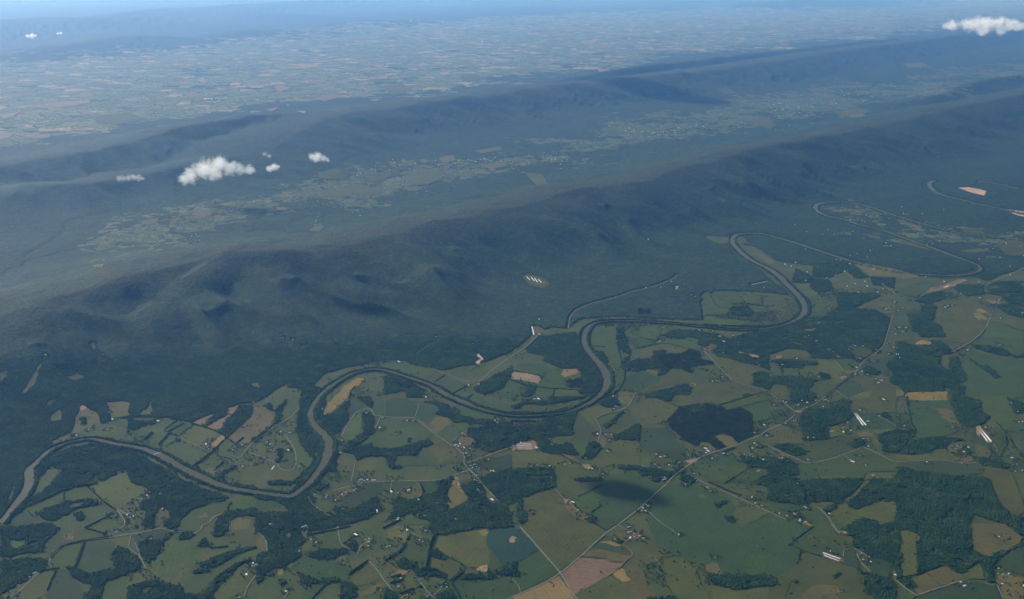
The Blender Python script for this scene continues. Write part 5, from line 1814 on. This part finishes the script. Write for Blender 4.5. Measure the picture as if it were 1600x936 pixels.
# trees along both river banks, reach by reach
def offset(l, w, side, extra):
    t = np.gradient(l, axis=0); t /= np.hypot(t[:, 0], t[:, 1])[:, None]+1e-9
    return l+np.stack([-t[:, 1], t[:, 0]], 1)*(side*(w*.5+extra))[:, None]
for l, w, nm in ((l1, w1, ''), (l2, w2, 'far ')):
    nseg = 14 if nm == '' else 2
    for side in (1, -1):
        for q in range(nseg):
            a, b = q*len(l)//nseg, (q+1)*len(l)//nseg+1
            for row, ex in enumerate((8, 19, 31)):
                sd += 1
                bank = offset(l[a:b], w[a:b], side, ex)
                cx, cy = to_px(bank[:, 0].mean(), bank[:, 1].mean(), 0)
                line_trees('riverside_trees', bank, 15 if row == 0 else 16, .85 if row == 0 else .55 if row == 1 else .22, sd, 3.6, 'dense line of riverbank trees '+phrase(cx, cy), 'tree lines along the river banks')
# scattered field and garden trees past counting
SP = 15.0
X, Y = np.meshgrid(np.arange(-6500, 9500, SP), np.arange(6300, 15500, SP)); X = X.ravel()+RNG.uniform(-7, 7, X.size); Y = Y.ravel()+RNG.uniform(-7, 7, Y.size)
A = np.abs(np.arctan2(X, Y)); ID = ras_at(X, Y)
dens = np.clip(fbm(X/420, Y/420, 4)*1.6-.10, 0, .7)+np.clip(fbm(X/130+9, Y/130, 3)*1.2-.45, 0, .5)
edge = np.zeros(X.shape)
for dx, dy in ((22, 0), (-22, 0), (0, 22), (0, -22)): edge = np.maximum(edge, (ras_at(X+dx, Y+dy) >= 10)*.28)
bt = np.zeros(X.shape)
for b in BUILT:
    if b[0] != 'P': d2 = (X-b[3])**2+(Y-b[4])**2; bt = np.maximum(bt, np.where(d2 < 60**2, .42, 0))
pr = np.where(ID == PAST, dens*.55, np.where(ID == OPEN, dens*.035, 0))
pr = np.where((ID == PAST) | (ID == OPEN), np.maximum(np.maximum(pr, edge*(ID == PAST)+edge*.4*(ID == OPEN)), np.where(ras_at(X, Y) != 1, bt*(RNG.random(X.size) < .6), 0)), 0)
for b in BUILT:
    L2 = {'s': 14, 'm': 17, 'L': 27, 'r': 16, 'P': 20, 'T': 10}[b[0]]
    pr = np.where((X-b[3])**2+(Y-b[4]+8)**2 < L2**2, 0, pr)
    if b[5] is not None:
        (xa, xb), (ya, yb) = b[5]; t = np.clip(((X-xa)*(xb-xa)+(Y-ya)*(yb-ya))/((xb-xa)**2+(yb-ya)**2), 0, 1)
        pr = np.where((X-xa-t*(xb-xa))**2+(Y-ya-t*(yb-ya))**2 < 26**2, 0, pr)
RD = np.zeros(RAS.shape, bool)
for k2, par, w_, p in WORLD:
    if k2 in 'RD':
        q = resample(w_, 6); RD[np.clip(((q[:, 1]-RY0)/CS).astype(int), 0, ny-1), np.clip(((q[:, 0]-RX0)/CS).astype(int), 0, nx-1)] = True
for l, w_ in ((l1, w1), (l2, w2)):
    for (x, y), ww in zip(l, w_):
        i0, j0, q = int((x-RX0)/CS), int((y-RY0)/CS), int(ww/2/CS)+2; RD[max(0, j0-q):j0+q, max(0, i0-q):i0+q] = True
RD2 = RD.copy()
for a in (1, -1): RD2 |= np.roll(RD, a, 0) | np.roll(RD, a, 1)
ii = np.clip(((X-RX0)/CS).astype(int), 0, nx-1); jj = np.clip(((Y-RY0)/CS).astype(int), 0, ny-1)
k = (RNG.random(X.size) < pr) & (A < math.radians(28.5)) & ~RD2[jj, ii]
o = planted('scattered_trees', np.stack([X[k], Y[k]], 1), height_at(X[k], Y[k]), G_TREE, .5, 1.0)
tag(o, 'small trees and bushes scattered through the pastures and round the farmyards', 'trees', None, 'stuff'); print('HEDGES', sum(o.name.startswith('hedgerow') for o in COL.objects), 'BANK', sum(o.name.startswith('riverside') for o in COL.objects)); print('SCATTER', int(k.sum()))
# lone trees dotted over the pastures (trunk and crown)
rs = np.random.default_rng(77)
lone = []
while len(lone) < 190:
    px, py = rs.uniform(0, 1600), rs.uniform(560, 936)
    if px < 450 and py < 690: continue
    x, y = hit([px], [py]); x, y = float(x[0]), float(y[0])
    idv = ras_at(np.array([x]), np.array([y]))[0]
    if idv not in (PAST, OPEN): continue
    if np.min(np.hypot(l1[:, 0]-x, l1[:, 1]-y)) < 70: continue
    if fbm(np.array([x/500]), np.array([y/500]), 2)[0] < .02: continue
    lone.append((x, y, px, py))
tp = []
for k in range(3):
    r = link(bpy.data.objects.new('tree', None)); h = (7.5, 9, 6.5)[k]
    v, f = trunk(h*.4, .3); me = np_mesh('trunk', v, f); me.materials.append(M_BARK); link(bpy.data.objects.new('trunk', me), r)
    v, f = merge([crown(h*.42, h, h*.2, 500+k), crown(h*.3, h*.8, h*.2, 600+k)]); me = np_mesh('crown', v, f); me.materials.append(M_TREE); link(bpy.data.objects.new('crown', me), r)
    tp.append(r)
for q, (x, y, px, py) in enumerate(lone):
    r = tp[q] if q < 3 else copy_thing(tp[q % 3])
    r.location = (x, y, float(height_at(x, y))); r.rotation_euler.z = rs.uniform(0, 6); r.scale = (rs.uniform(.8, 1.3),)*3
    tag(r, 'small lone dark tree '+phrase(px, py), 'tree', 'lone trees dotted over the open fields')

# ---------------------------------------------------------------- ground sheet
dense = ANG
coarse = np.linspace(AMAX, 2*math.pi-AMAX, 90)[1:-1]
AL = np.concatenate([dense, coarse]); na = len(AL)
inner = np.array([400, 1200, 2400, 3600, 4600.]); outer = np.array([RR[-1]*1.35, RR[-1]*1.9])
RL = np.concatenate([inner, RR, outer]); nr = len(RL)
A2, R2 = np.meshgrid(AL, RL); PX = np.sin(A2)*R2; PY = np.cos(A2)*R2
PZ = np.zeros(PX.shape)
PZ[len(inner):len(inner)+NR, :NA] = GH
fade = sstep(0, 1, np.minimum(np.arange(NA), NA-1-np.arange(NA))/25.0)
PZ[len(inner):len(inner)+NR, :NA] *= fade
a = (GY > 0)
forest_bump = np.zeros(GX.shape)
far = sstep(18500, 21000, GR)
forest_bump = far*(5*vnoise(GX/37, GY/37)+5*vnoise(GX/83+5, GY/83))*sstep(60000, 24000, GR)
past = ((rid == PAST) | (rid == OPEN)).astype(float)
invp = pip(VPOLY, GX, GY)
past = np.where(invp | (GR < 8500), np.where(rid >= 10, 0.0, np.where(rid == 1, 0., np.where(rid == SCRUB, .35, 1.0))), np.where(rid == SCRUB, .35, past))
past[(GR < 6400)] = 1
forest_bump *= np.where(isfor, 0, 1)*(1-sstep(.1, .3, farm)*.7)
PZ[len(inner):len(inner)+NR, :NA] += forest_bump*fade
V = np.column_stack([PX.ravel(), PY.ravel(), PZ.ravel()])
I = np.arange(nr*na).reshape(nr, na); In = np.roll(I, -1, axis=1)
F = np.stack([I[:-1], In[:-1], In[1:], I[1:]], -1).reshape(-1, 4)
F = F[:, ::-1]
me = np_mesh('ground', V, F)
me.polygons.foreach_set('use_smooth', np.ones(len(F), bool))
for nm, arr in (('farm', farm), ('glade', glade), ('pasture', past)):
    full = np.zeros((nr, na), np.float32); full[len(inner):len(inner)+NR, :NA] = arr
    if nm == 'pasture': full[:len(inner)] = 1
    at_ = me.attributes.new(nm, 'FLOAT', 'POINT'); at_.data.foreach_set('value', full.ravel())
me.materials.append(M_GROUND)
tag(link(bpy.data.objects.new('ground', me)), 'rolling valley floor, forested ridges and hazy farmland out to the horizon', 'ground', None, 'structure')

# ---------------------------------------------------------------- far settlements: specks past counting
def specks(name, areas, label, seed):
    rs = np.random.default_rng(seed); V = []; F = []
    for px, py, sx, sy, n, sz in areas:
        X, Y = hit(rs.normal(px, sx, n), rs.normal(py, sy, n))
        for x, y in zip(X, Y):
            L, W, H = sz*rs.uniform(.6, 1.6), sz*rs.uniform(.5, .9), sz*rs.uniform(.3, .5); a = rs.uniform(0, 3); z = float(height_at(x, y))
            v, f = wall_mesh(L, W, H, W*.25); b = len(V); ca, sa = math.cos(a), math.sin(a)
            V += [(x+q[0]*ca-q[1]*sa, y+q[0]*sa+q[1]*ca, z+q[2]) for q in v]
            x0, y0 = L/2, W/2; F += [tuple(i+b for i in ff) for ff in f]+[(b+4, b+5, b+9, b+8), (b+7, b+8, b+9, b+6)]
    o = mesh_obj(name, V, F, M_ROOFW); return tag(o, label, 'buildings', None, 'stuff')
specks('distant_village', [(690,103,55,8,120,17),(790,92,40,4,80,18),(740,100,70,8,50,16),(560,118,40,6,18,20),(335,155,8,3,12,24),(60,187,14,3,14,20),(1460,42,30,6,24,28),(1455,28,20,2,5,50),(770,65,12,2,6,50),(1130,50,120,14,40,24),(950,60,120,12,40,24),(400,120,150,30,60,19),(150,140,120,30,30,20),(500,90,150,20,40,20),(1200,70,100,10,26,24),(850,70,80,12,40,20),(1380,40,80,10,40,26)],
       'white specks of towns and farms in the hazy far valley', 21)
specks('valley_farmsteads', [(720,252,25,4,14,15),(760,248,20,4,12,15),(800,255,25,5,14,15),(870,252,20,5,14,15),(850,242,15,3,10,15),(960,205,25,6,14,16),(1030,208,25,4,20,16),(1060,205,20,4,12,16),(1110,195,25,5,14,16),(1225,165,20,4,22,17),(1240,180,25,5,12,17),(1210,200,30,5,10,17),(1320,150,50,10,24,18),(1400,110,40,6,10,20),(700,235,20,3,6,14),(640,262,30,6,14,14),(560,270,20,5,8,14),(660,270,25,5,10,14),(490,350,6,3,6,12),(315,370,10,3,5,12),(360,318,30,6,6,12),(450,315,40,6,8,12),(680,300,20,4,6,13),(560,330,12,3,4,12),(150,415,6,2,4,12),(1020,420,30,12,14,11),(1000,440,30,8,10,11),(1080,420,15,10,6,11)],
       'white specks of farmhouses along the wooded middle valley', 22)
specks('upriver_houses', [(1560,290,20,5,8,13),(1400,335,40,12,12,13),(1450,370,40,8,10,13),(1300,355,30,8,6,13),(1560,390,20,10,10,13),(1330,400,20,6,10,11),(1250,395,15,8,8,11)],
       'white specks of houses among the upriver loops', 23)

# ---------------------------------------------------------------- clouds
def cloud_material(lobes, dens, wob):
    """water vapour: density falls off from each billow's centre and is frayed by noise (object space)"""
    m = bpy.data.materials.new('cloud_vapour'); m.use_nodes = True; N = m.node_tree.nodes; L = m.node_tree.links; N.remove(N['Principled BSDF'])
    def new(t, **k):
        x = N.new(t)
        for a, v in k.items(): setattr(x, a, v)
        return x
    def mth(op, a, b=None):
        x = new('ShaderNodeMath', operation=op)
        for q, v in enumerate((a, b)):
            if v is None: continue
            if isinstance(v, bpy.types.NodeSocket): L.new(v, x.inputs[q])
            else: x.inputs[q].default_value = v
        return x.outputs[0]
    co = new('ShaderNodeTexCoord').outputs['Object']
    f = None
    for (x, y, z, r) in lobes:
        sb = new('ShaderNodeVectorMath', operation='SUBTRACT'); L.new(co, sb.inputs[0]); sb.inputs[1].default_value = (x, y, z)
        ml = new('ShaderNodeVectorMath', operation='MULTIPLY'); L.new(sb.outputs[0], ml.inputs[0]); ml.inputs[1].default_value = (1/r, 1/r, 1/(r*.85))
        ln = new('ShaderNodeVectorMath', operation='LENGTH'); L.new(ml.outputs[0], ln.inputs[0])
        v = mth('SUBTRACT', 1.0, ln.outputs['Value'])
        f = v if f is None else mth('MAXIMUM', f, v)
    R = max(q[3] for q in lobes)
    def noi(sc_, d):
        n = new('ShaderNodeTexNoise'); L.new(co, n.inputs['Vector']); n.inputs['Scale'].default_value = sc_; n.inputs['Detail'].default_value = d; n.inputs['Roughness'].default_value = .62; return n.outputs['Fac']
    n = mth('SUBTRACT', noi(.95/R, 6), .5); n2 = mth('SUBTRACT', noi(3.6/R, 5), .5)
    t = mth('ADD', mth('ADD', f, mth('MULTIPLY', n, wob*2.2)), mth('MULTIPLY', n2, wob))
    t = mth('MULTIPLY', t, 1.5); t = mth('MINIMUM', mth('MAXIMUM', t, 0.0), 1.0)
    pv = new('ShaderNodeVolumePrincipled'); pv.inputs['Color'].default_value = (1, 1, 1, 1); pv.inputs['Anisotropy'].default_value = .1
    L.new(mth('MULTIPLY', t, dens), pv.inputs['Density']); L.new(pv.outputs[0], N['Material Output'].inputs['Volume'])
    return m
def cloud(name, label, px, py, alt, lobes, seed, dens, group=None, world=None, wob=1.25):
    """lobes: (across, up, radius) in pixels at the cloud's distance (or metres when world is given)"""
    rs = np.random.default_rng(seed)
    if world: cx, cy = world; mpp = 1.0
    else:
        x, y = unproj(px, py, alt); cx, cy = float(x), float(y); mpp = math.sqrt(cx*cx+cy*cy+(CAMH-alt)**2)/FPX
    LB = [(a*mpp, b if world else rs.normal(0, .35)*r*mpp, 0 if world else b*mpp, r*mpp) for a, b, r in lobes]
    parts = []
    for (x, y, z, r) in LB:
        P = IV2*r*1.32; P = P*(1+.08*np.sin(IV2 @ rs.normal(0, 3, 3))[:, None]); P[:, 2] *= .85
        parts.append((P+np.array([x, y, z]), IF2))
    v, f = merge(parts); me = np_mesh(name, v, f); me.materials.append(cloud_material(LB, dens/mpp, wob))
    o = link(bpy.data.objects.new(name, me)); o.location = (cx, cy, alt)
    rm = o.modifiers.new('outline', 'REMESH'); rm.mode = 'VOXEL'; rm.voxel_size = min(q[3] for q in LB)*.22
    return tag(o, label, 'cloud', group)
G = 'small cumulus clouds floating over the ridges'
cloud('cloud', 'largest white ragged cloud over the left ridges', 335, 265, 650, [(-47,-15,11),(-36,-9,14),(-22,-2,15),(-8,5,16),(8,8,15),(22,2,13),(38,0,11),(52,-1,9),(0,-4,14)], 1, .06, G)
cloud('cloud', 'small white puff just right of the largest cloud', 425, 262, 650, [(-4,-1,6),(3,1,7),(8,2,4)], 2, .12, G)
cloud('cloud', 'thin pale wisp above the small white puff', 417, 243, 700, [(-4,2,4),(4,-1,4)], 3, .06, G)
cloud('cloud', 'isolated white puff over the middle ridge right of the others', 496, 246, 700, [(-8,2,7),(-1,1,9),(8,-2,6),(15,-4,4)], 4, .10, G)
cloud('cloud', 'faint low wisp left of the largest cloud', 203, 278, 600, [(-16,-1,5),(-9,0,6),(-2,1,6),(5,1,6),(12,0,6),(18,-1,4)], 5, .05, G)
cloud('cloud', 'bright flat cumulus at the upper right corner', 1540, 41, 1000, [(-52,1,7),(-42,1,9),(-28,2,11),(-12,4,12),(4,3,12),(18,4,12),(34,1,11),(50,0,10),(64,-1,9),(0,-3,11),(24,-4,10)], 6, .10, G)
cloud('cloud', 'tiny white cloud far away at the upper left', 48, 56, 900, [(-5,0,3),(2,0,4),(7,0,2)], 7, .5, G)
cloud('cloud', 'second tiny faint cloud far away right of the tiny one', 93, 52, 900, [(-2,0,2.5),(2,0,2.5)], 8, .25, G)

# ---------------------------------------------------------------- sun, sky, haze
EL = math.radians(25.5); SAZ = np.array([-.74, .673]); SV = Vector((SAZ[0]*math.cos(EL), SAZ[1]*math.cos(EL), math.sin(EL)))
# the high clouds above the frame that throw the two dark shadows
def shadow_cloud(px, py, alt, lobes, seed, label):
    x, y = hit([px], [py]); x, y = float(x[0]), float(y[0]); z = float(height_at(x, y))
    t = (alt-z)/SV.z; cloud('high_cloud', label, 0, 0, alt, lobes, seed, 14/max(q[2] for q in lobes), 'high clouds above the view', (x+SV.x*t, y+SV.y*t), .35)
shadow_cloud(978, 772, 4950, [(-150,40,130),(-20,70,170),(120,10,150),(200,-60,90)], 31, 'small high cloud shading the pasture below')
shadow_cloud(1018, 148, 5100, [(-1100,1100,700),(-500,650,1050),(150,150,1250),(800,-500,1050),(1100,-1200,760)], 32, 'broad high cloud shading the far ridge')
sun = bpy.data.lights.new('sun', 'SUN'); sun.energy = 5.0; sun.angle = math.radians(.55); sun.color = (1, .93, .79)
so = link(bpy.data.objects.new('sun', sun)); so.rotation_euler = SV.to_track_quat('Z', 'Y').to_euler()
w = bpy.data.worlds.new('World'); sc.world = w; w.use_nodes = True
nt = w.node_tree; bg = nt.nodes['Background']; sky = nt.nodes.new('ShaderNodeTexSky'); sky.sky_type = 'NISHITA'; sky.sun_disc = False
sky.sun_elevation = EL; sky.sun_rotation = math.atan2(SAZ[0], SAZ[1]); sky.altitude = 1500
nt.links.new(sky.outputs[0], bg.inputs[0]); bg.inputs[1].default_value = .14
HB = 720000.0; zlo, zhi = -120.0, CAMH+60
hv = bx(-HB, HB, -HB, HB, zlo, zhi)
hm = bpy.data.materials.new('haze'); hm.use_nodes = True; n = hm.node_tree; n.nodes.remove(n.nodes['Principled BSDF']); pv = n.nodes.new('ShaderNodeVolumePrincipled')
pv.inputs['Color'].default_value = (.18, .43, 1, 1); pv.inputs['Absorption Color'].default_value = (1, 1, 1, 1); pv.inputs['Density'].default_value = 0.72e-5; pv.inputs['Anisotropy'].default_value = .35
n.links.new(pv.outputs[0], n.nodes['Material Output'].inputs['Volume'])
tag(mesh_obj('haze', hv, box_faces(), hm), 'blue summer haze filling the air', 'haze', None, 'stuff')

# ---------------------------------------------------------------- camera and render settings
cam = bpy.data.cameras.new('camera'); co = link(bpy.data.objects.new('camera', cam)); sc.camera = co
cam.sensor_width = 36; cam.lens = 36*FPX/1600; cam.clip_start = 10; cam.clip_end = 1500000
co.location = (0, 0, CAMH); co.rotation_euler = (math.pi/2-PITCH, 0, 0)
vs = sc.view_settings; vs.view_transform = 'Standard'; vs.look = 'None'; vs.exposure = 0.42; vs.gamma = 1; vs.use_curve_mapping = False
cy = sc.cycles; cy.max_bounces = 12; cy.diffuse_bounces = 4; cy.glossy_bounces = 2; cy.transmission_bounces = 2; cy.volume_bounces = 10; cy.transparent_max_bounces = 24
cy.use_denoising = True; cy.denoiser = 'OPENIMAGEDENOISE'; cy.denoising_input_passes = 'RGB_ALBEDO_NORMAL'; cy.denoising_prefilter = 'ACCURATE'
